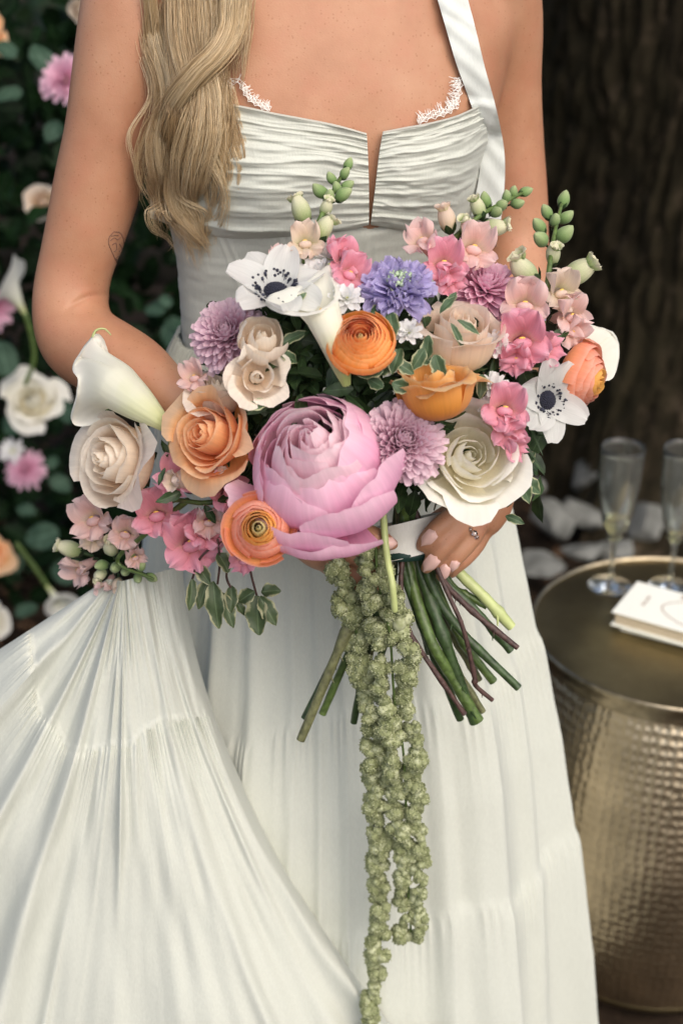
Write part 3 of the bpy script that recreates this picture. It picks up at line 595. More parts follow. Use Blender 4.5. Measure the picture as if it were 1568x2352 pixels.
def book(label, M, wx, wy, h, pages, z0, print_=False):
    b = thing('book', label, 'book'); b.matrix_local = M @ Matrix.Translation((0, 0, z0))
    def part(n, me, mt): me.materials.append(mt); return obj(n, me, b)
    c = .0022
    part('back_cover', slab(0, wx, 0, wy, 0, c), M_COVER); part('pages', slab(.004, wx - .003, .004, wy - .003, c, h - c), pages); f = part('front_cover', slab(0, wx, 0, wy, h - c, h), M_COVER)
    if print_:
        # the printed emblem and the short line beside it, a hair proud of the cover
        mb = MB(); z = h + .0003
        def stroke(pts, r=.0009):
            C = crom([(x, y, z) for x, y in pts], max(8, len(pts) * 4)); T, _, _ = frames(C); n = np.stack([-T[:, 1], T[:, 0], 0 * T[:, 0]], -1); mb.grid(np.stack([C - n * r, C + n * r], 1))
        cx, cy = .115, wy * .5
        for r_ in (1.0,): stroke([(cx + .055 * r_ * math.cos(t) * (1 + .12 * math.cos(2 * t)), cy + .036 * r_ * math.sin(t)) for t in np.linspace(0, 6.283, 18)], .0008)
        for k in range(3):
            x0 = cx - .034 + .004 * k; y0 = cy + .014 - .013 * k
            stroke([(x0 + i * .0058, y0 + (.0042 if i % 2 else -.0035) * (1 if i % 3 else .4)) for i in range(11)], .0006)
        for k in range(3): stroke([(.030 + .002 * math.sin(i * 2.2 + k), wy * .38 + k * .010 + .0012 * i) for i in range(6)], .0008)
        for k in range(6): stroke([(.072, cy + .036), (.072 + .006 * math.cos(k * 1.05), cy + .036 + .006 * math.sin(k * 1.05))], .0012)
        obj('print', mb.me('print', M_GILT), f)
BM = Matrix((ex, ey, (0, 0, 1))).transposed().to_4x4(); BM.translation = Vector((A.x, A.y, TZ - .001))
book('closed white book with a brown line emblem printed on its cover', BM, Wb, by, .0215, M_PAGES, .0078, True)
book('thin pale booklet lying underneath the white book', BM @ Matrix.Translation((.012, .006, 0)) @ Matrix.Rotation(.04, 4, 'Z'), Wb - .01, by - .004, .0075, M_PAGES, 0)
# ------------------------------------------------------------------ the woman
PB = Vector((0, 1.3, 0))
person = thing('person', 'woman in a white gathered wedding gown holding a large bouquet', 'person', PB)
RP = rel(PB)
TAB = np.array([  # z, centre x, half width, half depth, centre y
    [.84, -.03, .120, .09, 1.31], [.95, -.03, .118, .09, 1.31], [1.05, -.03, .117, .085, 1.31], [1.12, -.026, .122, .088, 1.31], [1.178, -.018, .136, .096, 1.31],
    [1.24, -.014, .152, .104, 1.31], [1.29, -.010, .160, .100, 1.31], [1.34, -.006, .165, .086, 1.315], [1.385, -.002, .145, .070, 1.325], [1.42, .004, .100, .058, 1.335], [1.45, .008, .060, .052, 1.34], [1.53, .010, .052, .052, 1.33]])
def tab(z):
    z = np.asarray(z, dtype=float); out = 0
    for d in (-.018, -.009, 0, .009, .018): out = out + np.stack([np.interp(z + d, TAB[:, 0], TAB[:, k]) for k in range(1, 5)]) / 5
    return out
TILT = .16
def bust(x, z):
    return .021 * np.exp(-((x + .072) / .060) ** 2 - ((z - 1.222) / .050) ** 2) + .021 * np.exp(-((x - .088) / .055) ** 2 - ((z - 1.222) / .050) ** 2) - .004 * np.exp(-((x - .028) / .012) ** 2 - ((z - 1.24) / .05) ** 2)
def ysurf(x, z):
    xc, a, b, y0 = tab(z); s = np.clip((x - xc) / a, -.985, .985)
    return y0 + TILT * (x - xc) - b * np.sqrt(1 - np.abs(s) ** 2.3) - bust(x, z) * np.sqrt(1 - s * s)
def on_torso(px, py, off=0.):
    Y = 1.21
    for _ in range(14):
        p = P(px, py, Y); Y = .4 * Y + .6 * (float(ysurf(p.x, p.z)) - off)
    return P(px, py, Y)
def Pv(px, py, Y):
    v = (py - 1176) / FP; d = Y / (CT - v * ST)
    return np.stack([(px - 784) / FP * d, Y + 0 * d, CZ - d * (ST + v * CT)], -1)
def on_torso_v(px, py, off):
    Y = np.full(px.shape, 1.21)
    for _ in range(14):
        p = Pv(px, py, Y); Y = .4 * Y + .6 * (ysurf(p[..., 0], p[..., 2]) - off)
    return Pv(px, py, Y)
def torso_ring(z, n, off=0.):
    xc, a, b, y0 = tab(z); ph = np.linspace(0, 2 * np.pi, n, endpoint=False); c, s = np.cos(ph), np.sin(ph)
    e = 2 / 2.15; x = xc + (a + off) * np.sign(c) * np.abs(c) ** e; y = y0 + TILT * (x - xc) - (b + off) * np.sign(s) * np.abs(s) ** e
    y = y - np.where(s > 0, bust(x, z) * np.abs(s) ** .8, 0)
    return np.stack([x, y, np.full(n, z)], -1)

def Q(rows): return np.array([[*P(r[0], r[1], r[2])] for r in rows]), np.array([r[3] for r in rows])
def limb_tube(rows, n=40, segs=28):
    C, r = Q(rows); D = crom(np.concatenate([C, r[:, None]], 1), n); return tube(D[:, :3], D[:, 3], segs)
def build_body():
    mb = MB(); zs = np.linspace(.86, 1.52, 80)
    T = np.stack([torso_ring(z, 96) for z in zs]); T = np.concatenate([np.repeat(T[:1].mean(1, keepdims=True), 96, 1), T, np.repeat(T[-1:].mean(1, keepdims=True), 96, 1)])
    mb.grid(T, cu=True)
    # head and neck, above the picture
    mb.grid(tube([(.008, 1.335, 1.42), (.010, 1.325, 1.56)], .052, 24), cu=True)
    hd = ball(.1, .78, .95, 1.22, 28, 18); mb.grid(hd + np.array([.015, 1.30, 1.63]), cu=True)
    mb.grid(ball(.05, .8, .9, 1., 20, 12) + np.array([.018, 1.235, 1.575]), cu=True); mb.grid(ball(.013, .8, 1.3, 1.4, 12, 8) + np.array([.02, 1.198, 1.61]), cu=True)
    # shoulders and arms
    sh = [(380, -80, 1.30, .058), (330, -30, 1.285, .052), (305, 45, 1.27, .0465), (285, 130, 1.262, .0435), (252, 300, 1.25, .0395), (228, 410, 1.245, .0395), (203, 510, 1.24, .0375), (180, 590, 1.235, .0348), (163, 665, 1.228, .0345), (163, 735, 1.215, .0355), (185, 785, 1.20, .037), (240, 818, 1.18, .0368), (312, 852, 1.155, .0325), (375, 900, 1.13, .0265), (432, 945, 1.112, .0228), (520, 1012, 1.10, .0225), (610, 1085, 1.095, .026)]
    mb.grid(limb_tube(sh, 70), cu=True)
    mb.grid(tube([P(470, -120, 1.31), P(360, -60, 1.295)], [.05, .055], 24), cu=True)
    ra = [(1080, -90, 1.355, .056), (1118, -20, 1.365, .050), (1142, 70, 1.372, .0435), (1155, 190, 1.375, .037), (1166, 330, 1.375, .0355), (1178, 450, 1.37, .0345), (1184, 560, 1.36, .0335), (1184, 640, 1.335, .034), (1175, 740, 1.285, .033), (1158, 890, 1.21, .029), (1140, 1020, 1.15, .0235), (1126, 1105, 1.118, .021)]
    mb.grid(limb_tube(ra, 60), cu=True)
    mb.grid(tube([P(960, -140, 1.33), P(1085, -70, 1.352)], [.048, .054], 24), cu=True)
    # her left hand round the stems: palm, four fingers, thumb
    mb.grid(limb_tube([(1126, 1105, 1.118, .021), (1118, 1150, 1.102, .023), (1098, 1190, 1.092, .021), (1085, 1210, 1.088, .016)], 16), cu=True)
    mb.grid(limb_tube([(1110, 1120, 1.112, .02), (1088, 1160, 1.09, .018)], 10), cu=True)
    for f in ([(1082, 1140, 1.088, .0098), (1042, 1182, 1.060, .0092), (1004, 1214, 1.046, .0084), (978, 1240, 1.046, .0072), (966, 1255, 1.048, .0052)],
              [(1098, 1155, 1.088, .0100), (1060, 1206, 1.058, .0095), (1020, 1252, 1.043, .0086), (992, 1288, 1.043, .0072), (978, 1306, 1.045, .0052)],
              [(1112, 1175, 1.092, .0098), (1086, 1228, 1.062, .0092), (1050, 1273, 1.048, .0084), (1023, 1306, 1.048, .0070), (1012, 1324, 1.050, .005)],
              [(1118, 1195, 1.100, .0088), (1096, 1246, 1.075, .0080), (1068, 1282, 1.062, .0072), (1046, 1304, 1.060, .0060), (1038, 1318, 1.061, .0045)],
              [(1120, 1120, 1.120, .013), (1060, 1165, 1.118, .0115), (1005, 1200, 1.112, .0105), (965, 1215, 1.108, .008)]):
        mb.grid(limb_tube(f, 22, 18), cu=True)
    # her right hand, coming round from the other side behind the peony
    mb.grid(limb_tube([(600, 1078, 1.095, .026), (670, 1150, 1.09, .028), (730, 1205, 1.085, .027), (760, 1230, 1.083, .022)], 18), cu=True)
    mb.grid(limb_tube([(660, 1180, 1.09, .024), (735, 1250, 1.085, .022), (765, 1275, 1.083, .018)], 14), cu=True)
    for f in ([(750, 1212, 1.075, .0105), (805, 1216, 1.048, .0098), (855, 1232, 1.036, .009), (888, 1246, 1.035, .0074), (902, 1250, 1.037, .0052)],
              [(755, 1245, 1.075, .0105), (805, 1268, 1.050, .0098), (850, 1292, 1.042, .009), (880, 1306, 1.046, .007)],
              [(758, 1272, 1.078, .0102), (800, 1305, 1.054, .0095), (840, 1330, 1.048, .0085), (862, 1344, 1.052, .0066)],
              [(748, 1290, 1.082, .0092), (785, 1325, 1.064, .0085), (815, 1350, 1.058, .0075), (830, 1362, 1.06, .006)],
              [(690, 1150, 1.085, .014), (760, 1165, 1.06, .0115), (815, 1175, 1.05, .0095)]):
        mb.grid(limb_tube(f, 22, 18), cu=True)
    V = np.concatenate(mb.V); F = np.concatenate(mb.F)
    raw = bpy.data.objects.new('raw', mesh('raw', V, F)); COL.objects.link(raw)
    md = raw.modifiers.new('r', 'REMESH'); md.mode = 'VOXEL'; md.voxel_size = .0021; md.use_smooth_shade = True
    me = bpy.data.meshes.new_from_object(raw.evaluated_get(bpy.context.evaluated_depsgraph_get())); bpy.data.objects.remove(raw)
    n = len(me.vertices); co = np.empty(n * 3, dtype=np.float32); me.vertices.foreach_get('co', co); co = co.reshape(-1, 3).astype(float)
    ed = np.empty(len(me.edges) * 2, dtype=np.int32); me.edges.foreach_get('vertices', ed); ed = ed.reshape(-1, 2)
    deg = np.bincount(ed.ravel(), minlength=n).astype(float)[:, None]
    def smooth(v, it, wt):
        for _ in range(it):
            s = np.stack([np.bincount(ed[:, 0], v[ed[:, 1], k], n) + np.bincount(ed[:, 1], v[ed[:, 0], k], n) for k in range(3)], -1) / deg
            v = v + wt * (s - v)
        return v
    d = co[:, 1] * CT + (CZ - co[:, 2]) * ST; ppx = 784 + co[:, 0] / d * FP; ppy = 1176 - ((co[:, 2] - CZ) * CT + co[:, 1] * ST) / d * FP
    hand = ((ppy > 1090) & (co[:, 1] < 1.16))[:, None]
    co = smooth(co, 5, .5); co = smooth(co, 90, np.where(hand, 0, .6))
    # crease inside the bent elbow
    yc = 708 - .26 * (ppx - 165) - 14 * np.sin(np.clip((ppx - 150) / 115, 0, 1) * np.pi); dd = (ppy - yc) / 2700
    cr_ = .0022 * np.exp(-(dd / .0026) ** 2) * np.clip((ppx - 140) / 40, 0, 1) * (ppx < 285) * (ppy > 620) * (ppy < 780)
    co[:, 1] += cr_ * CT; co[:, 2] -= cr_ * ST
    me.vertices.foreach_set('co', co.astype(np.float32).ravel()); me.update()
    me.materials.clear(); me.materials.append(M_SKIN); me.polygons.foreach_set('use_smooth', np.ones(len(me.polygons), dtype=bool))
    fv = np.empty(len(me.loops), dtype=np.int32); me.loops.foreach_get('vertex_index', fv); fv = fv.reshape(-1, 4)
    bvh = BVHTree.FromPolygons(co.tolist(), fv.tolist())
    return me, bvh
body_me, BVH = build_body()
body = obj('body', body_me, person, RP)
def hit(px, py, off=0.):
    o = Vector((0, 0, CZ)); d = (P(px, py, 1.0) - o).normalized(); h = BVH.ray_cast(o, d)
    if h[0] is None: return None, None
    n = h[1] if h[1].dot(d) < 0 else -h[1]
    return h[0] + n * off, n

# nails
M_NAIL = plain('pearl_nail', (.72, .47, .42), .12, 0, 60, .05, spec=.8)
def nail(px, py, tx, ty, ln, wd):
    p, n = hit(px, py); 
    if p is None: return
    q = P(tx, ty, p.y); y = (q - p); y = (y - n * y.dot(n)).normalized(); x = y.cross(n)
    t = np.linspace(0, 1, 9)[:, None]; u = np.linspace(-1, 1, 7)[None, :]
    wp = np.minimum(1, (t / .14) ** .5) * np.clip(1 - np.clip((t - .55) / .48, 0, 1) ** 1.7, .12, 1)
    G = np.stack([wd / 2 * wp * u, ln * (t - .42) + 0 * u, .0021 - .0030 * u ** 2 - .0016 * (t - .4) ** 2 * 4 + 0 * t], -1)
    M = Matrix((x, y, n)).transposed().to_4x4(); M.translation = p
    mb = MB(); mb.grid(G); b = G.copy(); b[..., 2] -= .0007; mb.grid(b[:, ::-1]); obj('fingernail', mb.me('fingernail', M_NAIL), body, M)
for a in [(984, 1236, 964, 1258, .0195, .0105), (989, 1294, 970, 1317, .0215, .0112), (1017, 1313, 1007, 1337, .0205, .0108), (1044, 1300, 1038, 1316, .013, .0085), (897, 1249, 930, 1252, .013, .010)]: nail(*a)

# small line tattoo on the inner arm: a leaf-like outline on a thin stalk; and a short dark word on the other arm
M_INK = plain('tattoo_ink', (.16, .09, .065), .8)
def ink(strokes, r):
    mb = MB()
    for s in strokes:
        C = crom(np.array([(x, y, 0) for x, y in s]), max(6, len(s) * 4)); pts = [hit(x, y, .0003)[0] for x, y, _ in C]; pts = [p for p in pts if p]
        if len(pts) > 3: mb.grid(tube(pts, r, 5), cu=True)
    if mb.V: obj('tattoo', mb.me('tattoo', M_INK), body)
ink([[(262, 532), (251, 545), (250, 560), (258, 580), (264, 594)], [(262, 532), (276, 535), (284, 552), (282, 572), (272, 588), (264, 594)], [(254, 552), (262, 546), (270, 550), (276, 545)], [(258, 562), (266, 558), (268, 572), (262, 578)], [(274, 560), (279, 568), (274, 578)], [(256, 542), (264, 540), (272, 541)], [(264, 594), (268, 602), (264, 612)], [(264, 594), (274, 600)]], .00034)
ink([[(1118, 566), (1122, 554), (1127, 566)], [(1120, 562), (1126, 562)], [(1131, 566), (1132, 554), (1138, 566), (1139, 554)]], .0008)

# ------------------------------------------------------------------ the gown
gown = None
def ridge(x): return np.abs(x) ** .8
def build_gown():
    global gown
    # fitted bodice, closed all round
    zs = np.linspace(1.005, 1.235, 100); n = 420; rows = []
    for z in zs: rows.append(torso_ring(z, n, .0045))
    G = np.array(rows); x = G[..., 0]; z = G[..., 2]
    nrm = np.stack([x - tab(z)[0], (G[..., 1] - 1.31) * 2, 0 * x], -1); nrm /= np.linalg.norm(nrm, axis=-1, keepdims=True) + 1e-9
    d = d = .0004 * vn2(x * 60, z * 260, 4) + .0012 * vn2(x * 18, z * 30, 5)
    for x0, k in ((.026, .0), (-.035, -.25), (-.085, -.35), (.085, .25)):   # raised boning seams
        for dx in (-.004, .004): d = d + .0010 * np.exp(-((x - x0 - dx - k * (z - 1.12)) / .0012) ** 2)
    top = np.clip((z - 1.19) / .03, 0, 1)
    d = d - .014 * np.exp(-((x - .027) / .011) ** 2) * np.clip((z - 1.172) / .012, 0, 1) * (G[..., 1] < 1.28)
    G = G + nrm * (d - .004 * top)[..., None]
    gown = obj('gown', MB().grid(G, 0, True).me('gown', M_GOWN), person, RP)
    # two gathered bust panels
    def panel(top, bot, left, right, seed, nu=150, nv=130):
        U = np.linspace(0, 1, nu); V = np.linspace(0, 1, nv)
        ct, cb = crom(np.array(top, float), nu), crom(np.array(bot, float), nu); cl, cr = crom(np.array(left, float), nv), crom(np.array(right, float), nv)
        G = np.empty((nv, nu, 3)); u, v = np.meshgrid(U, V)
        C = (1 - v)[..., None] * ct[None] + v[..., None] * cb[None] + (1 - u)[..., None] * cl[:, None] + u[..., None] * cr[:, None] - ((1 - u) * (1 - v))[..., None] * ct[0] - (u * (1 - v))[..., None] * ct[-1] - ((1 - u) * v)[..., None] * cb[0] - (u * v)[..., None] * cb[-1]
        wv = v + .035 * vn2(u * 3, v * 2, seed) + .02 * np.sin(u * 3.1)
        pl = 1 - ridge(np.sin(np.pi * (wv * 8.5 + .5 * vn2(u * 2.2, wv * 6, seed + 1))))
        gate = .5 + .5 * vn2(u * 2.5, wv * 9, seed + 2)
        fine = 1 - ridge(np.sin(np.pi * (wv * 21 + .8 * vn2(u * 4, wv * 12, seed + 3))))
        edge = np.exp(-(1 - u) / .10) if seed < 50 else np.exp(-u / .10)
        side = np.exp(-u / .12) if seed < 50 else np.exp(-(1 - u) / .12)
        off = .009 + .0040 * pl * (.1 + .9 * gate) + .0020 * fine * (.25 + .7 * edge + .4 * side) + .0012 * vn2(u * 9, wv * 30, seed + 4)
        off = off * np.clip(1.1 - .45 * np.exp(-(1 - v) / .02), 0, 2) + .003 * np.exp(-v / .03)
        G = on_torso_v(C[..., 0], C[..., 1], off)
        mb = MB(); mb.grid(G)
        # turned hem with its own thickness along all four edges
        ring = np.concatenate([G[0], G[1:, -1], G[-1, -2::-1], G[-2:0:-1, 0]]); back = ring + np.array([0, .007, 0]); mb.grid(np.stack([ring, back]), cu=True)
        return mb.me('bust_panel', M_GOWN)
    obj('bust_panel', panel([(350, 225), (430, 232), (500, 238), (560, 248), (630, 263), (700, 276), (770, 290), (842, 310)], [(345, 500), (400, 520), (460, 538), (540, 548), (640, 545), (740, 536), (800, 528), (847, 517)], [(350, 225), (350, 300), (347, 400), (345, 500)], [(842, 310), (845, 360), (847, 430), (847, 517)], 11), gown)
    obj('bust_panel', panel([(879, 306), (930, 296), (985, 286), (1040, 272), (1075, 258), (1110, 240)], [(851, 517), (900, 524), (960, 531), (1020, 531), (1080, 524), (1125, 505)], [(879, 306), (870, 360), (862, 430), (851, 517)], [(1110, 240), (1118, 300), (1124, 400), (1125, 505)], 61, 120), gown)
    # shoulder strap
    pth = crom(np.array([(1028, -40, 37), (1045, 20, 36), (1060, 75, 35), (1080, 150, 33), (1104, 225, 30), (1122, 290, 27), (1131, 350, 27), (1128, 420, 30), (1116, 500, 34)], float), 60)
    rows = []
    for k, (x, y, wd) in enumerate(pth):
        r = []
        for s in np.linspace(-1, 1, 9):
            p = on_torso(x + s * wd, y, .0); base = on_torso(x, y, 0)
            yy = .35 * p.y + .65 * base.y - (.013 if y < 230 else .019) - .0012 * (1 - s * s) - .0020 * math.sin(k * .33 + s * 2.4) * math.sin(k * .11 + 1) - .0008 * math.sin(k * .9 - s * 3)
            r.append(P(x + s * wd, y + s * 5, yy))
        rows.append(r)
    G = np.array(rows); mb = MB(); mb.grid(G); Bk = G + np.array([0, .0016, 0]); mb.grid(Bk[:, ::-1]); rg = lambda A: np.concatenate([A[0], A[1:, -1], A[-1, -2::-1], A[-2:0:-1, 0]]); mb.grid(np.stack([rg(G), rg(Bk)]), cu=True)
    obj('strap', mb.me('strap', M_STRAP), gown)
    # folded loop of the strap high on the shoulder
    rows = [[P(1012 + 60 * q + s * 10, 55 - 70 * q + 42 * s * (1 - .3 * q), on_torso(1050, 60, .017).y) for s in (-1, -.3, .3, 1)] for q in np.linspace(-.1, 1.15, 9)]
    # eyelash lace along the neckline
    rs = np.random.RandomState(2)
    def lace(path, out, ln, seed):
        mb = MB(); C = crom(np.array(path, float), 46)
        T = np.gradient(C, axis=0); T /= np.linalg.norm(T, axis=1)[:, None]; nx = np.array([(t[1], -t[0]) for t in T]) * out
        lerp = lambda k: C[min(int(k), 44)] + (C[min(int(k), 44) + 1] - C[min(int(k), 44)]) * (k - int(k))
        for row in range(4):                                                 # netting: crossing scallops
            for s in range(9):
                k0 = s * 5 + (row % 2) * 2.5; pts = []
                for q in np.linspace(0, 1, 7):
                    k = min(44.9, k0 + 5 * q); p = lerp(k) + nx[int(k)] * (ln * (.12 + .16 * row) + ln * .2 * math.sin(math.pi * q)); pts.append(on_torso(p[0], p[1], .004))
                mb.grid(tube(np.array(pts), .0003, 4), cu=True)
        for k in np.arange(0, 44.5, .7):                                      # lashes at the edge, in scallops
            p0 = lerp(k) + nx[int(k)] * ln * .3; sc = .55 + .5 * abs(math.sin(k * .34)); tw = rs.uniform(-.3, .3); L1 = ln * .85 * sc * rs.uniform(.8, 1.2)
            pts = [on_torso(p0[0] + nx[int(k)][0] * L1 * q + T[int(k)][0] * L1 * tw * q * q, p0[1] + nx[int(k)][1] * L1 * q + T[int(k)][1] * L1 * tw * q * q, .0035) for q in (0, .3, .65, 1)]
            mb.grid(tube(np.array(pts), [.00032, .0003, .00024, .00016], 4), cu=True)
        for i in range(4):                                                  # stitched motifs
            k = rs.uniform(0, 44); p = lerp(k) + nx[int(k)] * ln * rs.uniform(-.1, .5); a = rs.uniform(0, 6)
            pts = [on_torso(p[0] + 6 * math.cos(a + q * 2) * q, p[1] + 6 * math.sin(a + q * 2) * q, .0042) for q in (-1, -.3, .4, 1)]
            mb.grid(tube(np.array(pts), .0004, 4), cu=True)
        obj('lace_trim', mb.me('lace_trim', M_LACE), gown)
    lace([(538, 250), (545, 210), (548, 180), (560, 215), (580, 240), (600, 252)][0:1] + [(536, 225), (541, 195), (552, 212), (568, 235), (592, 250), (615, 262)], 1, 24, 1)
    lace([(965, 292), (990, 280), (1020, 272), (1045, 258), (1060, 235), (1066, 205), (1066, 178)], 1, 30, 2)

    # ---------------- skirt: three gathered tiers hanging round the body
    n = 1100; zs = np.linspace(1.055, .02, 180); ph = np.linspace(0, 2 * np.pi, n, endpoint=False)[None, :]; z = zs[:, None]
    ST_ = np.array([[1.06, -.03, .120, .088, 1.31], [1.03, -.03, .142, .104, 1.31], [.98, -.025, .170, .122, 1.31], [.88, -.012, .192, .145, 1.305], [.75, -.006, .212, .178, 1.30], [.63, -.004, .234, .205, 1.295], [.40, -.004, .262, .242, 1.29], [.135, -.004, .292, .275, 1.285], [.0, -.004, .31, .29, 1.285]])[::-1]
    f = lambda k: np.interp(z, ST_[:, 0], ST_[:, k]); xc, a, b, y0 = f(1), f(2), f(3), f(4)
    s1 = .725 + .02 * vn1(ph * 3, 3, 19) + .012 * np.sin(ph * 2 + 1); s2 = .50 + .02 * vn1(ph * 3, 5, 19)
    q = ph / (2 * np.pi); dep = 1.055 - z
    def fold(fr, sd, w_, sh=1.0):
        w = q * fr + w_ * vn1(q * fr * .5 + 50, sd) + .05 * vn2(q * 26, z * 2.2, sd)
        return (.5 + .5 * np.cos(2 * np.pi * (w + .07 * np.sin(2 * np.pi * w)))) ** sh
    amp = .003 + .034 * np.clip(dep / .7, 0, 1)
    big = fold(11, 71, 1.0, 1.2); mid = fold(27, 72, 1.0, 1.3); fine = fold(150, 73, .9)
    gate = np.clip(.5 + .9 * vn2(q * 22, z * 1.4 + 7, 7), 0, 1)
    g0 = np.exp(-dep / .07); g1 = np.where(z < s1, np.exp(-(s1 - z) / .035), 0); g2 = np.where(z < s2, np.exp(-(s2 - z) / .035), 0)
    off = amp * (.80 * big + .50 * mid * (.35 + .65 * gate)) + fine * (.0045 * g0 + .0030 * g1 + .0030 * g2) + np.where(z < s1, .004 * (1 - np.exp(-(s1 - z) / .012)), 0) + np.where(z < s2, .004 * (1 - np.exp(-(s2 - z) / .012)), 0)
    for s_ in (s1, s2): off = off + .0016 * np.exp(-((z - s_ - .002) / .0022) ** 2)
    off = off + np.clip(dep / .3, 0, 1) * (.004 * vn2(q * 16, z * 1.6, 51) + .0016 * vn2(q * 50, z * 6, 52)); off = off - .012 * np.clip(dep / .06, 0, 1) + .0004 * vn2(q * 160, z * 40, 9)
    X = xc + (a + off) * np.cos(ph); Y = y0 - (b + off) * np.sin(ph) + TILT * np.clip(1 - dep / .25, 0, 1) * (X - xc)
    G = np.stack([X, Y, z + 0 * X], -1)
    obj('skirt', MB().grid(G, 0, True).me('skirt', M_GOWN), gown)

    # ---------------- the swept-out skirt panel, fanning from a gather beside the bouquet
    nu, nv = 620, 200; s = np.linspace(0, 1, nu)[None, :]; t = np.linspace(0, 1, nv)[:, None]
    key = np.array([  # s: apex x,y,Y | mid x,y,Y | end x,y,Y
        [0.00, 246, 1330, 1.115, 30, 1475, 1.10, -330, 1700, 1.13], [.16, 268, 1332, 1.105, 60, 1700, 1.06, -330, 2200, 1.06], [.34, 274, 1334, 1.095, 150, 1850, 1.035, -170, 2560, .99], [.52, 284, 1334, 1.09, 262, 1900, 1.02, 190, 2640, .95],
        [.70, 300, 1330, 1.09, 370, 1900, 1.02, 560, 2640, .95], [.86, 352, 1318, 1.10, 420, 1830, 1.045, 830, 2560, .99], [1.0, 420, 1300, 1.12, 446, 1790, 1.085, 985, 2470, 1.035]])
    K = crom(key, 400); ks = K[:, 0]; ev = lambda c: np.interp(s, ks, K[:, c])
    B0, B1, B2 = (1 - t) ** 2, 2 * t * (1 - t), t ** 2
    px = B0 * ev(1) + B1 * ev(4) + B2 * ev(7); py = B0 * ev(2) + B1 * ev(5) + B2 * ev(8); Y = B0 * ev(3) + B1 * ev(6) + B2 * ev(9)
    wob = .012 * vn2(s * 6, t * 2.2, 14)
    def fl(fr, sd, w_, sh, sk=.14):
        w = (s + wob) * fr + w_ * vn1(s * fr * .6 + 9, sd) + .22 * vn2(s * fr * .8, t * 2.0 + 3, sd + 40); return (.5 + .5 * np.cos(2 * np.pi * (w + sk * np.sin(2 * np.pi * w)))) ** sh
    F1 = fl(3.6, 15, .8, 1.1); F2 = fl(8.5, 16, 1.1, 1.4); F3 = fl(70, 17, 1.2, 1.0)
    seam = .33 + .035 * np.sin(s * 5 + 1) + .012 * vn1(s * 12, 18); g = np.where(t > seam, np.exp(-(t - seam) / .06), 0)
    seam2 = .88 + .02 * vn1(s * 9, 28); gb = np.where(t > seam2, np.exp(-(t - seam2) / .05), 0)
    grow = .003 + .030 * np.clip(t, 0, 1) ** 1.1
    D = grow * (.85 * F1 + .34 * F2 * np.clip(.35 + 1.0 * vn2(s * 9, t * 2.4, 44), .05, 1)) + .0045 * vn2(s * 7, t * 5, 61) + .0020 * vn2(s * 22, t * 9, 62) * np.clip(t * 3, 0, 1) + F3 * (.0030 * (g + gb) + .0008 * np.exp(-t / .14)) * (.25 + .95 * np.abs(vn1(s * 26, 77))) + np.where(t > seam, .005 * (1 - np.exp(-(t - seam) / .01)), 0) + .0018 * np.exp(-((t - seam + .004) / .004) ** 2) + .002 * vn2(s * 40, t * 9, 20)
    Y = Y - D
    # edges roll back so that the cloth turns away
    e = np.exp(-(1 - s) / .012) + np.exp(-s / .012); Y = Y + .03 * e * (.2 + t)
    v = (py - 1176) / FP; d = Y / (CT - v * ST)
    G = np.stack([(px - 784) / FP * d, Y, np.maximum(.01, CZ - d * (ST + v * CT))], -1)
    obj('swept_skirt', MB().grid(G).me('swept_skirt', M_GOWN), gown)
build_gown()
for o in list(gown.children): pass

# ------------------------------------------------------------------ ring
def ring():
    p, n = hit(1085, 1222); 
    if p is None: return
    axis = (P(1050, 1273, 1.048) - P(1086, 1228, 1.062)).normalized(); c = p - n * .0085
    M = frame(axis, up=n); M.translation = c - PB
    a = np.linspace(0, 2 * np.pi, 40, endpoint=False); mb = MB(); b = np.linspace(0, 2 * np.pi, 8, endpoint=False)
    T = np.stack([(.0098 + .0009 * np.cos(b))[:, None] * np.cos(a), (.0098 + .0009 * np.cos(b))[:, None] * np.sin(a), (.0009 * np.sin(b))[:, None] + 0 * a], -1); T = np.concatenate([T, T[:1]])
    mb.grid(T, 0, True)
    gm = plain('rose_gold', (.75, .50, .36), .18, metal=1)
    r = obj('ring', mb.me('ring', gm), person, M)
    V, F = ico(1); gem = glass_mat('diamond', (1, 1, 1), 2.4)
    for k, (an, s) in enumerate([(0, .0030), (.42, .0022), (-.42, .0022), (.78, .0015), (-.78, .0015)]):
        an += math.pi / 2; pos = Vector((math.cos(an), math.sin(an), 0)) * (.0104 + s * .6)
        obj('gem', mesh('gem', V * s, F, gem, smooth=False), r, Matrix.Translation(pos))
ring()

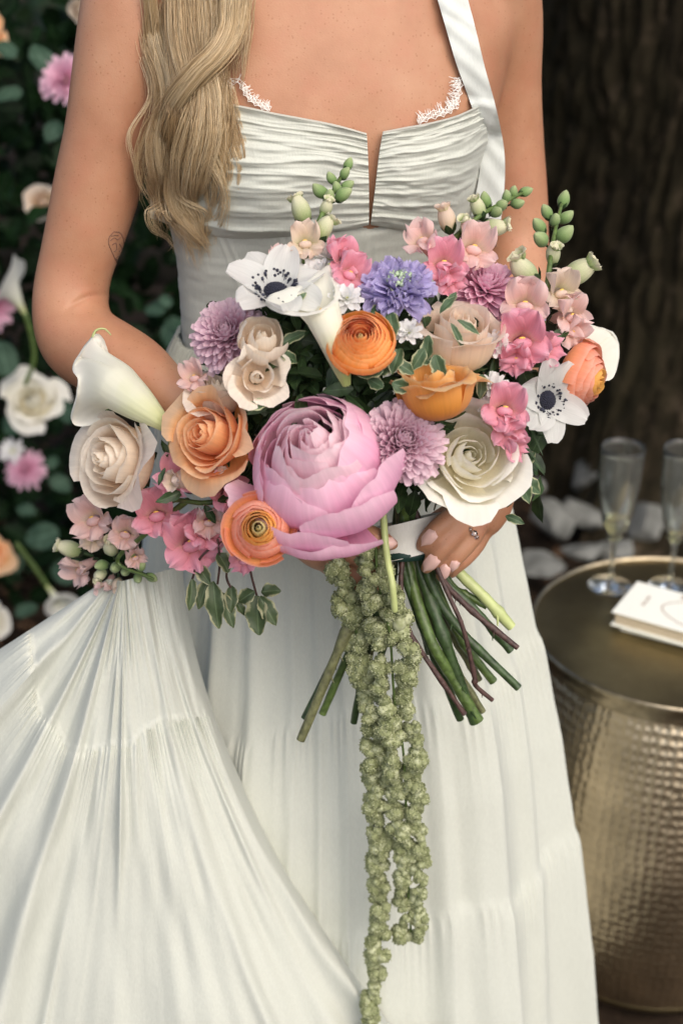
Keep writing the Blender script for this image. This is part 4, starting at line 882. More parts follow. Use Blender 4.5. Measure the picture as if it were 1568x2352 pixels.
# ------------------------------------------------------------------ hair
def hair():
    m, nt, b = new_mat('blonde_hair'); at = N(nt, 'ShaderNodeUVMap'); sp = N(nt, 'ShaderNodeSeparateXYZ'); L(nt, at.outputs[0], sp.inputs[0])
    r = ramp(nt, [(0, (.22, .13, .055)), (.3, (.40, .265, .13)), (.6, (.60, .45, .255)), (1, (.80, .67, .45))]); L(nt, sp.outputs[0], r.inputs[0]); L(nt, r.outputs[0], b.inputs['Base Color'])
    b.inputs['Roughness'].default_value = .38; b.inputs['Specular IOR Level'].default_value = .5
    rs = np.random.RandomState(4); VV = []; FF = []; UU = []; n0 = 0
    def lock(path, wd, count, tone, dep=.0, curl=1.0, flat=.45, seed=0):
        nonlocal n0
        C = np.array([(x, y) for x, y, *_ in path], float); o = np.array([p[2] if len(p) > 2 else .02 for p in path])
        pts = []
        for (x, y), k in zip(C, o):
            t_ = on_torso(max(x, 372), y, 0) if y > -60 else on_torso(max(x, 372), -60, 0)
            Y = t_.y - k if x > 372 else min(t_.y, 1.235) - k
            pts.append(P(x, y, Y))
        m_ = 34; D = crom(np.concatenate([np.array(pts), np.interp(np.linspace(0, 1, len(pts)), np.linspace(0, 1, len(wd)), wd)[:, None]], 1), m_); D, W = D[:, :3], D[:, 3] / 4900
        T = np.gradient(D, axis=0); T /= np.linalg.norm(T, axis=1)[:, None]; ax = np.array([0, -CT, ST]); S = np.cross(T, ax); S /= np.linalg.norm(S, axis=1)[:, None]; Dp = np.cross(S, T)
        tt = np.linspace(0, 1, m_)
        count = int(count * 1.35); nc = max(5, count // 26); ca, cr, cp, ct = rs.uniform(0, 6.283, nc), np.sqrt(rs.rand(nc)), rs.uniform(0, 99, nc), rs.normal(size=nc) * .17; cw = rs.uniform(.4, 1.25, nc); cl = rs.uniform(.72, 1.0, nc)
        for i in range(count):
            k0 = rs.randint(nc); tw = curl * cw[k0] * 2.2; an = ca[k0] + tw * tt; sp = (.46 - .28 * tt ** 2) * math.sqrt(rs.rand()); a1 = rs.uniform(0, 6.283)
            u = cr[k0] * np.cos(an) + sp * np.cos(a1 + tt) + .30 * vn1(tt * 3.2 + cp[k0], 31) + .06 * vn1(tt * 6 + rs.rand() * 90, 33); v = cr[k0] * np.sin(an) + sp * np.sin(a1 + tt)
            if i % 9 == 0: u = u * 1.35 + .7 * vn1(tt * 3 + rs.rand() * 90, 32) * tt
            K = D + S * (u * W)[:, None] + Dp * (v * W * flat + dep)[:, None]
            end = int(m_ * cl[k0] * (1 - .22 * rs.rand() ** 1.6)); K = K[:end]; k = len(K)
            rad = (.00014 + .00009 * rs.rand()) * np.clip(1.02 - np.linspace(0, 1, k) ** 6, .2, 1)
            TT = np.gradient(K, axis=0); TT /= np.linalg.norm(TT, axis=1)[:, None]; n1 = np.cross(TT, ax); n1 /= np.linalg.norm(n1, axis=1)[:, None]; n2 = np.cross(TT, n1)
            ang = np.array([0, 2.094, 4.189]); G = K[:, None] + rad[:, None, None] * (np.cos(ang)[None, :, None] * n1[:, None] + np.sin(ang)[None, :, None] * n2[:, None])
            VV.append(G.reshape(-1, 3)); FF.append(grid_faces(3, k, True, n0)); n0 += 3 * k
            c = np.clip(tone + ct[k0] + rs.normal() * .12, 0, 1); UU.append(np.full((3 * k, 2), c))
    # (px, py, distance in front of the chest), widths along the lock, strands, tone
    lock([(400, -90, .02), (385, 0, .018), (380, 90, .018), (392, 190, .02), (385, 290, .024), (372, 380, .026), (400, 460, .024), (440, 540, .02), (470, 600, .016)], [95, 90, 80, 60, 70, 85, 75, 45, 14], 420, .52, curl=1.2)
    lock([(450, -90, .03), (440, 0, .028), (432, 90, .03), (445, 180, .032), (470, 260, .03), (462, 340, .028), (432, 420, .028), (440, 500, .022), (480, 570, .016)], [100, 95, 85, 80, 75, 80, 80, 50, 16], 480, .48, curl=1.5)
    lock([(505, -90, .028), (505, 0, .026), (500, 80, .028), (490, 160, .026), (500, 240, .022), (515, 320, .018), (492, 400, .016), (488, 470, .013), (510, 540, .01)], [85, 80, 75, 65, 50, 45, 38, 24, 8], 330, .58, curl=1.3)
    lock([(545, -60, .03), (536, 20, .034), (528, 70, .042), (500, 118, .048), (450, 165, .050), (408, 215, .048), (376, 270, .044), (362, 330, .040), (368, 400, .034), (385, 455, .03), (405, 510, .024)], [46, 46, 42, 40, 42, 44, 50, 60, 66, 46, 16], 420, .62, curl=.8, flat=.6)
    lock([(352, -80, .012), (350, 20, .01), (352, 110, .01), (362, 200, .014), (372, 270, .02), (380, 330, .026)], [40, 40, 36, 30, 34, 40], 150, .5)
    lock([(420, 190, .034), (430, 260, .04), (412, 330, .042), (386, 380, .04), (378, 430, .036), (400, 480, .03), (428, 540, .024), (440, 600, .02)], [50, 74, 84, 74, 64, 54, 40, 10], 380, .44, curl=1.8)
    lock([(470, 130, .036), (478, 220, .038), (462, 310, .04), (432, 390, .04), (420, 460, .034), (452, 530, .026), (492, 590, .018)], [40, 60, 70, 70, 56, 36, 8], 330, .66, curl=1.6)
    lock([(508, 190, .014), (520, 260, .012), (545, 320, .010), (530, 400, .010), (512, 480, .010)], [22, 26, 20, 14, 4], 60, .7)
    lock([(362, 250, .03), (338, 310, .03), (326, 380, .03), (336, 440, .03), (356, 500, .03)], [10, 26, 34, 40, 46], 34, .55, curl=2.5)
    lock([(388, 440, .03), (372, 490, .03), (392, 540, .03), (378, 590, .03)], [50, 60, 60, 70], 46, .5, curl=2.5)
    lock([(560, -20, .01), (552, 80, .008), (545, 150, .008), (540, 220, .008)], [40, 40, 30, 20], 50, .62)
    lock([(330, 130, .01), (345, 220, .02), (300, 300, .03), (306, 360, .03), (330, 430, .03)], [16, 10, 14, 20, 30], 12, .6, curl=2)
    lock([(440, 440, .024), (452, 500, .02), (440, 560, .016), (462, 620, .012)], [54, 56, 54, 44], 80, .72, curl=2.6)
    lock([(395, 430, .03), (418, 500, .024), (452, 560, .018), (470, 640, .012)], [46, 50, 46, 36], 70, .62, curl=2.2)
    lock([(520, 200, .016), (540, 290, .012), (560, 360, .01), (548, 430, .01), (560, 470, .01)], [24, 30, 30, 24, 20], 36, .66, curl=2.4)
    lock([(470, 300, .03), (500, 380, .022), (505, 450, .016), (480, 520, .014), (495, 580, .012)], [44, 50, 50, 46, 36], 70, .74, curl=2.4)
    V = np.concatenate(VV); F = np.concatenate(FF); U = np.concatenate(UU)
    obj('hair', mesh('hair', V, F, m, U), person, RP)
hair()
# ------------------------------------------------------------------ the bouquet
BB = P(925, 1240, 1.075)
bouquet = thing('bouquet', 'large loose bouquet of peony, roses and snapdragons bound with white ribbon', 'bouquet', BB)
RB = rel(BB)
NP = [0]
def Yb(px, py): return .985 + .125 * ((px - 790) / 620) ** 2 + .07 * ((py - 1080) / 450) ** 2
def put(name, label, px, py, axis, core, grids, mat, cz=0., spin=0., single=True, dY=0., core_mat=None):
    """one flower: its core is the part, its petals are the sub-parts"""
    M = Matrix.Translation(P(px, py, Yb(px, py) + dY)) @ frame(cdir(*axis), spin) @ Matrix.Translation((0, 0, -cz))
    o = obj(name, core, bouquet, RB @ M, label=label)
    mats = mat if isinstance(mat, list) else [mat] * len(grids)
    if single:
        for g, m in zip(grids, mats):
            nv, nu = g.shape[:2]; obj('petal', mesh('petal', g.reshape(-1, 3), grid_faces(nu, nv), m, grid_uv(nu, nv)), o); NP[0] += 1
    else:
        for m in dict.fromkeys(mats): obj('petals', join('petals', [g for g, k in zip(grids, mats) if k == m], m), o, kind='stuff')
    return o
PX = 1 / 2960.   # metres per pixel at the bouquet

# peony: a heart of overlapping shells, a closed cup of broad petals, guard petals below
def peony():
    rs = np.random.RandomState(12); S = 172 * PX; H = S * 1.22; g = []; mt = []
    def add(mk, **kw): g.append(cup(**kw)); mt.append(MP[mk])
    for i in range(4): add('peony_in', R_=S * .22, H=H * rs.uniform(1.08, 1.14), rt=S * rs.uniform(.01, .08), w=1.7, th=i * 1.6, curl=.04, k=.06, ruf=.02, spiral=.2, edge=.0, notch=.02, seed=i + 870, nu=15, nv=11)
    for i in range(4): add('peony_in', R_=S * .37, H=H * rs.uniform(1.06, 1.15), rt=S * rs.uniform(.08, .24), w=1.5, th=i * 1.6 + .5, curl=.10, k=.07, ruf=.03, spiral=.2, edge=.02, notch=.04, seed=i + 900, nu=17, nv=12)
    for i in range(5): add('peony_in', R_=S * (.53 + .03 * (i % 3)), H=H * rs.uniform(1.02, 1.14), rt=S * rs.uniform(.16, .38), w=1.25, th=i * 1.3 + .2, curl=rs.uniform(.02, .14), k=.09, ruf=.03, spiral=.18, edge=.02, notch=.05, seed=i + 20, nu=19, nv=13)
    for i in range(5): add('peony_in', R_=S * (.68 + .03 * (i % 2)), H=H * rs.uniform(.90, 1.06), rt=S * rs.uniform(.28, .52), w=1.1, th=i * 1.3 + .9, curl=rs.uniform(-.02, .10), k=.09, ruf=.026, spiral=.14, edge=.02, notch=.05, seed=i + 40, nu=19, nv=13)
    for i, (a, h, rt) in enumerate([(1.0, .98, .56), (2.0, .94, .56), (2.9, .92, .56), (.2, .98, .56), (3.7, .9, .56)]): add('peony', R_=S * .80, H=H * h, rt=S * rt, w=.95, th=a, curl=.06, k=.12, ruf=.035, spiral=.12, edge=.0, notch=.07, seed=i + 240, nu=19, nv=13)
    for i, (a, h, rt, w_) in enumerate([(.1, 1.05, .48, .95), (1.35, .98, .56, .75), (2.15, .90, .62, .8), (3.05, .88, .66, .8), (-1.2, .84, .62, .8), (-2.2, .80, .66, .8), (.75, .92, .66, .8)]): add('peony', R_=S * (.93 + .03 * (i % 3)), H=H * h, rt=S * rt, w=w_ + .12, th=a, curl=0., k=.16, ruf=.02, spiral=.07, edge=0, notch=.04, seed=i + 60, nu=15, nv=14)
    for i, (a, h, rt, wd, k) in enumerate([(-1.75, .60, 1.10, .60, 1.22), (-1.05, .80, 1.06, .60, 1.16), (-.45, .86, .98, .52, 1.10), (-2.72, .50, 1.30, .26, 1.02), (-1.45, .44, 1.26, .6, 1.3)]):
        add('peony', R_=S * k, H=H * h, rt=S * rt, w=wd, th=a, curl=.02, k=.19, ruf=.026, spiral=.06, edge=.0, notch=.04, seed=i + 120, nu=15, nv=13)
    put('peony', 'big pink peony at the centre of the bouquet', 728, 1050, (-.20, .50, .84), calyx(S * .5), g, mt, H * .58, 0, True, .0)
peony()
put('rose', 'big blush rose at the left end of the bouquet', 262, 1058, (-.66, .10, .66), calyx(.03), rose_grids(116 * PX, 31, 1.2, .95, True, None, .03, 13, 12, 2), MP['blush'], 122 * PX * .68, .4)
put('rose', 'peach orange rose left of the peony', 478, 1000, (-.55, .12, .80), calyx(.026), rose_grids(96 * PX, 32, 1.2, .95), MP['peach'], 96 * PX * .72, 1.0)
put('rose', 'amber rose on its side above the white rose', 1003, 918, (-.12, .90, .40), calyx(.026), rose_grids(88 * PX, 33, 1.5, .82, False, [(2, .18, .86, .06, 2.0, 0), (3, .34, .9, .2, 1.5, .04), (3, .55, .98, .55, 1.3, .2), (3, .78, 1.0, .95, 1.1, .42), (3, .92, .92, 1.18, 1.0, .5)], .03), MP['amber'], 76 * PX * .62, .5)
put('rose', 'full white garden rose right of the peony', 1080, 1046, (.12, .06, .95), calyx(.03), rose_grids(104 * PX, 34, .95, 1.0, True, [(2, .14, .86, .06, 1.8, 0), (3, .25, .9, .16, 1.3, 0), (4, .38, .93, .28, .95, .0), (4, .52, .97, .44, .95, .03), (4, .68, 1.0, .64, 1.0, .08), (3, .84, .98, .86, 1.15, .2), (3, .98, .88, 1.08, 1.0, .36), (3, 1.04, .70, 1.12, .7, .4)], .035), MP['white'], 96 * PX * .62, .3)
put('rose', 'tall blush rose with green outer petals behind the sprig', 1055, 775, (.10, .80, .55), calyx(.03), rose_grids(102 * PX, 35, 1.45, .98, False), MP['blushy'], 102 * PX * .8, .9, dY=.02)
put('spray_rose', 'small cream spray rose below the lilac chrysanthemum', 600, 782, (.12, .45, .8), calyx(.016), rose_grids(60 * PX, 36, 1.2, .85, False, [(2, .16, .96, .02, 1.9, 0), (3, .3, .96, .1, 1.6, 0), (4, .6, 1.0, .4, 1.1, .05), (5, .95, .95, .8, .9, .1)]), MP['cream'], 50 * PX * .7)
put('spray_rose', 'small frilly blush spray rose above the peony', 590, 866, (.15, -.05, .95), calyx(.016), rose_grids(56 * PX, 37, 1.0, 1.05, True, [(2, .16, .95, .02, 1.9, 0), (3, .3, .94, .13, 1.6, 0), (4, .6, 1.0, .55, 1.0, .15), (5, .9, .9, 1.0, .8, .35)], .05), MP['cream'], 48 * PX * .6)
put('rose', 'cream rose half hidden behind the peach rose', 500, 905, (-.15, .8, .6), calyx(.022), rose_grids(78 * PX, 38, 1.2, .9, False, None, .03, 7, 8), MP['cream'], 72 * PX * .7, 0, True, .03)
put('ranunculus', 'round orange ranunculus above the peony', 828, 785, (-.02, .36, .93), calyx(.02), ranun_grids(78 * PX, 41, .95, 11, 4), [MP['ranun_c']] * 3 + [MP['ranun']] * 60, 79 * PX * .45, 0, True, -.012)
g1 = ranun_grids(76 * PX, 42, .9, 9, 4, 1.2)
put('ranunculus', 'yellow and salmon ranunculus at the lower left of the peony', 596, 1214, (-.05, .12, .95), calyx(.02), g1, [MP['ranun_c']] * 6 + [MP['ranun_y']] * 12 + [MP['ranun_s']] * 60, 74 * PX * .5, .2, True, -.052)
put('ranunculus', 'peach ranunculus seen from the side at the right edge', 1330, 865, (.85, -.30, .42), calyx(.02), ranun_grids(90 * PX, 43, 1.15, 7, 4), [MP['ranun_y']] * 10 + [MP['ranun_s']] * 60, 74 * PX * .55, .4)
put('chrysanthemum', 'large lilac chrysanthemum between peony and white rose', 930, 1005, (.12, .22, .95), calyx(.012), mum_grids(100 * PX, 51, 300, 112, .35, .22, -.8, 3, 5, .3), MP['lilac'], .012, 0, False, -.004)
put('chrysanthemum', 'lilac chrysanthemum at the upper left of the bouquet', 515, 755, (-.25, .30, .9), calyx(.012), mum_grids(94 * PX, 52, 190, 112, .32, .27, -.7, 3, 5, .35), MP['lilac'], .012, 0, False, .012)
put('chrysanthemum', 'pink chrysanthemum behind the right snapdragons', 1120, 640, (.12, .62, .75), calyx(.012), mum_grids(90 * PX, 53, 150, 115, .28, .30, -.5, 3, 5, .35), MP['pinkmum'], .012, 0, False, .02)
def pin(S, n, seed):
    V, F = ico(1); mb = MB(); rs = np.random.RandomState(seed)
    for i in range(n):
        q = math.sqrt((i + .5) / n); a = i * 2.4; mb.add(V * S * .06 * rs.uniform(.7, 1.3) + np.array([S * .30 * q * math.cos(a), S * .30 * q * math.sin(a), S * (.5 - .1 * q)]), F)
    return mb.me('scabiosa', plain('pin_green', (.36, .46, .30), .7))
put('scabiosa', 'violet scabiosa above the orange ranunculus', 915, 648, (.02, .60, .76), pin(92 * PX, 30, 1), scab_grids(92 * PX, 54, 110), MP['scab'], .008, 0, False)
put('scabiosa', 'violet scabiosa half hidden by the right snapdragon', 1192, 690, (.2, .55, .76), pin(70 * PX, 24, 2), scab_grids(72 * PX, 55, 80), MP['scab'], .008, 0, False, .015)
def eye(S, seed):
    rs = np.random.RandomState(seed); V, F = ico(1); mb = MB(); mb.grid(ball(S * .62, 1, 1, .75, 20, 12), 0, True)
    for i in range(150):
        a, q = rs.uniform(0, 6.283), rs.uniform(.75, 1.18); h = S * rs.uniform(.2, .62); p = np.array([S * q * math.cos(a), S * q * math.sin(a), h])
        mb.add(V * S * .075 * rs.uniform(.8, 1.3) + p, F, None, 0 if i % 4 else 1); mb.grid(tube([(S * .5 * math.cos(a), S * .5 * math.sin(a), 0), p], S * .018, 4), 1, True)
    for i in range(120):
        q = math.sqrt((i + .5) / 120); a = i * 2.4; mb.add(V * S * .07 + np.array([S * .62 * q * math.cos(a), S * .62 * q * math.sin(a), S * .47 * math.sqrt(max(.02, 1 - q * q))]), F, None, 0)
    return mb.me('anemone', [M_NAVY, M_GREY])
def anem(S, seed, skip=(), b0=1.0, b1=1.4):
    rs = np.random.RandomState(seed); return [limb(i * .8976 + rs.uniform(-.15, .15), S * .10, S * rs.uniform(.88, 1.02), S * rs.uniform(.66, .78), b0 + rs.uniform(-.15, .15), b1 + rs.uniform(-.2, .25), .16, .05, 0, seed + i, 9, 10, .42, rs.uniform(-.12, .12)) for i in range(7) if i not in skip]
put('anemone', 'white anemone with a dark grey eye at the upper left', 634, 668, (.05, .55, .68), eye(50 * PX, 3), anem(118 * PX, 61), MP['anem'], .004, .3)
put('anemone', 'white anemone with a navy eye at the right', 1257, 918, (.42, .05, .85), eye(42 * PX, 4), anem(108 * PX, 63, (0,), .8, 1.3), MP['anem'], .004, .2)
for i, (px, py, s, ax, lab) in enumerate([(757, 594, 38, (.1, .6, .7), 'small white daisy beside the topmost snapdragon'), (724, 632, 42, (-.1, .5, .8), 'white daisy behind the central calla lily'), (796, 686, 34, (0, .3, .9), 'white daisy between calla lily and violet scabiosa'), (1138, 793, 32, (-.1, .3, .9), 'white daisy right of the tall blush rose'),
                                           (1132, 888, 32, (.05, .45, .85), 'white daisy above the deep pink snapdragon florets'), (938, 764, 30, (-.2, .3, .9), 'white daisy in the leaves right of the orange ranunculus'), (790, 645, 30, (.3, .4, .8), 'white daisy peeping out right of the central calla lily'), (1118, 932, 22, (-.3, .1, .9), 'tiny daisy beside the amber rose')]):
    put('daisy', lab, px, py, ax, MB().grid(ball(s * .26 * PX, 1, 1, .5, 12, 7), 0, True).me('daisy', M_DISC), mum_grids(s * 1.15 * PX, 70 + i, 26, 88, .15, .36, -.05, 3, 5, .3), MP['daisy'], 0, i, False, .022 if i in (0, 1, 6) else .004)

# calla lilies: a tube that opens into its own rim, with spadix, tip and stalk
def calla(label, tubep, rim, left, stalk=None):
    C = crom(np.array([[*P(x, y, Yb(x, y) + dy), r * PX] for x, y, dy, r in tubep], float), 16); R_ = C[:, 3]; C = C[:, :3]
    n = 72; rm = np.array([P(x, y, Yb(x, y) + dy)[:] for x, y, dy in rim]); rp = np.concatenate([rm[-2:], rm, rm[:3]]); rimc = crom(rp, (len(rp) - 1) * 24 + 1)[48:48 + len(rm) * 24]
    rimc = rimc[np.linspace(0, len(rimc), n, endpoint=False).astype(int)]
    ax = C[-1] - C[-2]; ax /= np.linalg.norm(ax); e1 = rm[0] - C[-1]; e1 -= ax * e1.dot(ax); e1 /= np.linalg.norm(e1); e2 = np.cross(ax, e1)
    lf = rm[len(rm) // 4] - C[-1]
    if lf.dot(e2) < 0: e2 = -e2
    al = np.linspace(0, 2 * np.pi, n, endpoint=False); T, _, _ = frames(C); rows = []
    for k in range(len(C)):
        f1 = e1 - T[k] * e1.dot(T[k]); f1 /= np.linalg.norm(f1); f2 = np.cross(T[k], f1); f2 *= np.sign(f2.dot(e2))
        rows.append(C[k] + R_[k] * (np.cos(al)[:, None] * f1 + np.sin(al)[:, None] * f2))
    th = rows[-1]; D0 = (ax * .9 + (th - C[-1]) / R_[-1] * .25); ln = np.linalg.norm(rimc - th, axis=1)[:, None]
    out = rimc - C[-1] - ax * ((rimc - C[-1]) @ ax)[:, None]; out /= np.linalg.norm(out, axis=1)[:, None]; D1 = out * .9 - ax * .1
    for q in np.linspace(0, 1, 15)[1:]:
        h0, h1, h2, h3 = 2 * q ** 3 - 3 * q * q + 1, q ** 3 - 2 * q * q + q, -2 * q ** 3 + 3 * q * q, q ** 3 - q * q
        rows.append(h0 * th + h1 * D0 * ln * .9 + h2 * rimc + h3 * D1 * ln * .9)
    roll = rimc + out * .0012 - ax * .0026; rows.append(roll); G = np.array(rows)
    G += .0005 * vn2(np.arange(n)[None, :] * .6, np.arange(len(G))[:, None] * .22, 9)[..., None] * ax - np.array(BB)
    o = obj('calla_lily', MB().grid(tube(np.array([C[2], C[9], C[-1] + ax * .006]) - np.array(BB), [.0026, .0026, .002], 10), 0, True).me('calla_lily', M_SPAD), bouquet, None, label=label)
    mb = MB(); mb.grid(G, 0, True); obj('spathe', mb.me('spathe', MP['calla']), o)
    tp = G[-2, 0]; tl = crom([tp - out[0] * .002, tp + out[0] * .004, tp + out[0] * .006 + np.array([.006, 0, -.0005]), tp + out[0] * .004 + np.array([.012, 0, -.004])], 8)
    if left: obj('tip', MB().grid(tube(tl, np.linspace(.0013, .0005, 8), 6), 0, True).me('tip', M_PALE), o)
    if stalk: obj('stem', MB().grid(tube(crom([C[0] + (C[1] - C[0]) * .5 - np.array(BB)] + [P(x, y, Yb(x, y) + dy) - BB for x, y, dy in stalk], 12), .0042, 10), 0, True).me('stem', M_PALE), o)
calla('white calla lily reaching left over the forearm', [(393, 990, .024, 10), (362, 962, .016, 25), (322, 930, .010, 42), (276, 894, .008, 56)],
      [(216, 768, .004), (190, 800, -.002), (166, 842, -.014), (178, 868, -.020), (174, 912, -.022), (163, 962, -.014), (188, 973, -.002), (226, 958, .012), (246, 905, .024), (250, 850, .026), (240, 800, .018), (230, 775, .010)], True, [(398, 1015, .03), (392, 1050, .04)])
calla('white calla lily standing in the middle of the bouquet', [(796, 884, .010, 10), (780, 828, .002, 25), (762, 776, -.006, 33), (744, 730, -.008, 40)],
      [(760, 607, .012), (726, 630, .010), (692, 655, .004), (652, 664, -.006), (610, 686, -.014), (634, 708, -.020), (678, 718, -.024), (716, 716, -.026), (750, 702, -.022), (772, 680, -.010), (778, 650, .004), (770, 622, .010)], True)
calla('white calla lily behind the peach ranunculus at the right', [(1285, 862, .040, 10), (1308, 845, .036, 22), (1330, 828, .032, 34)],
      [(1412, 858, .000), (1422, 800, .006), (1408, 764, .012), (1372, 750, .020), (1334, 744, .028), (1322, 780, .034), (1322, 830, .034), (1338, 866, .024), (1382, 870, .008)], False)

# snapdragons: stem, buds and florets
SNAP = {}
def shared(key, fn):
    if key not in SNAP: SNAP[key] = fn()
    return SNAP[key]
def place(name, me, parent, M): return obj(name, me, parent, M)
def snap(label, stem, buds, flo, r=.0028, dY=0.):
    C = np.array([[*P(x, y, Yb(x, y) + d + dY)] for x, y, d in stem]); D = crom(C, 26)
    o = obj('snapdragon', MB().grid(tube(D - np.array(BB), np.linspace(r, r * .5, 26), 8), 0, True).me('snapdragon', M_STEM), bouquet, None, label=label)
    for i, (x, y, dr, s, kind) in enumerate(buds):
        z = cdir(*dr); M = frame(z, i * 2.1); M.translation = P(x, y, Yb(x, y) + dY) - z * s * PX * .5 - BB
        me = shared(('b', kind, i % 2), lambda: bud_me(MP['budg' if kind == 'g' else 'bud' if kind == 'b' else 'blushsnap'], 1.0, i % 2 + 3, .34 if kind == 'g' else .30, 0 if kind == 'g' else .26))
        place('bud', me, o, M @ Matrix.Scale(s * 1.25 * PX, 4))
    for i, (x, y, dr, s, k, sp) in enumerate(flo):
        z = cdir(*dr); M = frame(z, sp); M.translation = P(x, y, Yb(x, y) + dY) - BB
        me = shared(('f', k, i % 2), lambda: floret_me(MP[k], 1.0, i % 2 + hash(k) * 0 + 5, 1.0))
        place('floret', me, o, M @ Matrix.Scale(s * 1.38 * PX, 4))
snap('green-tipped snapdragon standing against the bodice', [(700, 600, .01), (728, 520, .0), (765, 440, .0), (800, 375, .005)],
     [(798, 380, (.35, .9, .1), 30, 'g'), (792, 402, (.5, .5, .5), 30, 'g'), (765, 412, (-.4, .8, .3), 30, 'g'), (793, 428, (.7, .4, .3), 32, 'g'), (775, 436, (-.2, .7, .6), 30, 'g'), (741, 440, (-.7, .7, .2), 40, 'g'), (752, 455, (.1, .7, .7), 34, 'g'), (786, 452, (.8, .4, .3), 40, 'g'), (748, 480, (.3, .7, .6), 44, 'b'), (692, 490, (-.35, .9, .1), 66, 'b'), (745, 533, (.55, .75, .1), 60, 'b')],
     [(700, 560, (.05, .4, .9), 40, 'blushsnap', .1), (790, 596, (.3, .3, .9), 40, 'pink', .4), (772, 575, (.3, .6, .7), 28, 'pink', 2.4), (640, 590, (-.3, .7, .5), 22, 'palepink', .4), (800, 630, (.4, .2, .8), 42, 'pink', -.3)], dY=.012)
snap('snapdragon leaning right across the strap', [(1000, 600, .02), (1045, 545, .01), (1110, 490, .0), (1205, 440, .0)],
     [(1203, 441, (.9, .35, .1), 32, 'g'), (1180, 445, (.1, .8, .5), 28, 'g'), (1185, 466, (.7, .1, .6), 34, 'g'), (1160, 455, (-.1, .8, .5), 30, 'g'), (1150, 476, (.5, .1, .8), 36, 'g'), (1118, 463, (-.2, .95, .2), 36, 'g'), (1135, 488, (.3, .1, .9), 34, 'g'), (1098, 482, (-.4, .85, .3), 52, 'b'), (1130, 518, (.95, .05, .3), 62, 'b'), (1068, 525, (-.2, .6, .7), 50, 'b'), (1027, 508, (-.3, .9, .3), 62, 'c')],
     [(1085, 572, (.25, .3, .9), 50, 'palepink', -.2), (972, 556, (-.5, .6, .6), 40, 'palepink', .5), (1018, 608, (.05, .3, .95), 50, 'pink', .0), (1030, 640, (.3, -.3, .9), 34, 'pink', .3)], dY=.01)
snap('upright snapdragon at the right edge of the bouquet', [(1245, 740, .02), (1258, 640, .0), (1268, 560, .0), (1292, 455, .0)],
     [(1292, 462, (.25, .95, .1), 40, 'g'), (1256, 492, (-.5, .8, .3), 36, 'g'), (1294, 500, (.7, .6, .3), 38, 'g'), (1270, 508, (0, .6, .8), 34, 'g'), (1240, 524, (-.6, .6, .5), 40, 'g'), (1290, 540, (.6, .6, .5), 50, 'g'), (1240, 552, (-.6, .3, .7), 46, 'g'), (1272, 590, (.1, .7, .7), 52, 'b'), (1212, 622, (-.6, .7, .4), 78, 'b'), (1322, 628, (.8, .5, .2), 84, 'b')],
     [(1283, 670, (.35, .1, .9), 46, 'blushsnap', .2), (1205, 700, (-.1, .2, .95), 52, 'palepink', -.1), (1198, 782, (-.1, .1, .98), 60, 'pink', .05), (1305, 725, (.55, .05, .8), 46, 'palepink', .3), (1310, 760, (.5, -.3, .8), 36, 'palepink', -.4), (1185, 820, (-.2, -.4, .9), 36, 'pink', .0), (1250, 800, (.4, .0, .8), 38, 'pink', 1.2)], dY=-.006)
snap('deep pink snapdragon florets in the leaves above the white rose', [(1130, 900, .03), (1155, 950, .01), (1180, 1040, .02)], [],
     [(1158, 940, (.05, .2, .95), 50, 'pink', -.15), (1165, 985, (.2, -.4, .85), 38, 'pink', .1), (1178, 1025, (.6, -.2, .7), 30, 'pink', .4)], dY=-.022)
snap('pink snapdragon tucked between lilac chrysanthemum and peach rose', [(470, 860, .05), (450, 850, .03), (430, 880, .03)], [], [(450, 868, (-.4, .4, .8), 34, 'palepink', .2)], dY=.02)
snap('snapdragon drooping at the lower left with green buds', [(430, 1150, .02), (330, 1230, .0), (270, 1290, -.01), (352, 1330, -.01)],
     [(345, 1325, (.8, -.45, .3), 30, 'g'), (325, 1305, (.6, .5, .6), 30, 'g'), (318, 1325, (.3, -.5, .8), 30, 'g'), (298, 1290, (.2, .5, .8), 28, 'g'), (290, 1315, (-.1, -.3, .95), 30, 'g'), (268, 1300, (-.2, -.2, .9), 36, 'g'), (300, 1275, (.1, .7, .7), 24, 'g'), (238, 1300, (-.6, -.2, .7), 38, 'g'), (258, 1258, (.0, .6, .8), 56, 'b'), (165, 1262, (-.9, .3, .3), 66, 'b'), (235, 1320, (-.3, -.6, .7), 44, 'b'), (272, 1340, (.1, -.6, .75), 44, 'c')],
     [(218, 1192, (-.4, .2, .85), 52, 'palepink', .3), (290, 1225, (.0, .2, .95), 38, 'palepink', -.2), (185, 1305, (-.7, -.4, .5), 40, 'palepink', .6), (310, 1278, (.3, -.2, .9), 26, 'palepink', .3), (250, 1345, (-.2, -.7, .6), 30, 'palepink', .4), (215, 1232, (-.2, .0, .95), 34, 'blushsnap', .1)], dY=.008)
snap('pink snapdragon florets hanging below the peach rose', [(560, 1140, .02), (470, 1155, .01), (400, 1150, .01), (350, 1180, .02)],
     [(430, 1100, (-.6, -.1, .7), 80, 'pk'), (505, 1095, (.2, .1, .9), 60, 'pk')],
     [(362, 1182, (-.1, .3, .9), 54, 'pink', .2), (440, 1245, (.05, .1, .98), 66, 'pink', .3), (468, 1225, (.3, .5, .8), 44, 'pink', -.5), (520, 1125, (.1, .1, .95), 46, 'pink', .8), (415, 1100, (-.3, .4, .8), 48, 'pink', -.3), (480, 1195, (.2, -.2, .9), 36, 'palepink', .0), (560, 1285, (-.3, -.3, .9), 30, 'pink', .0)], dY=.012)

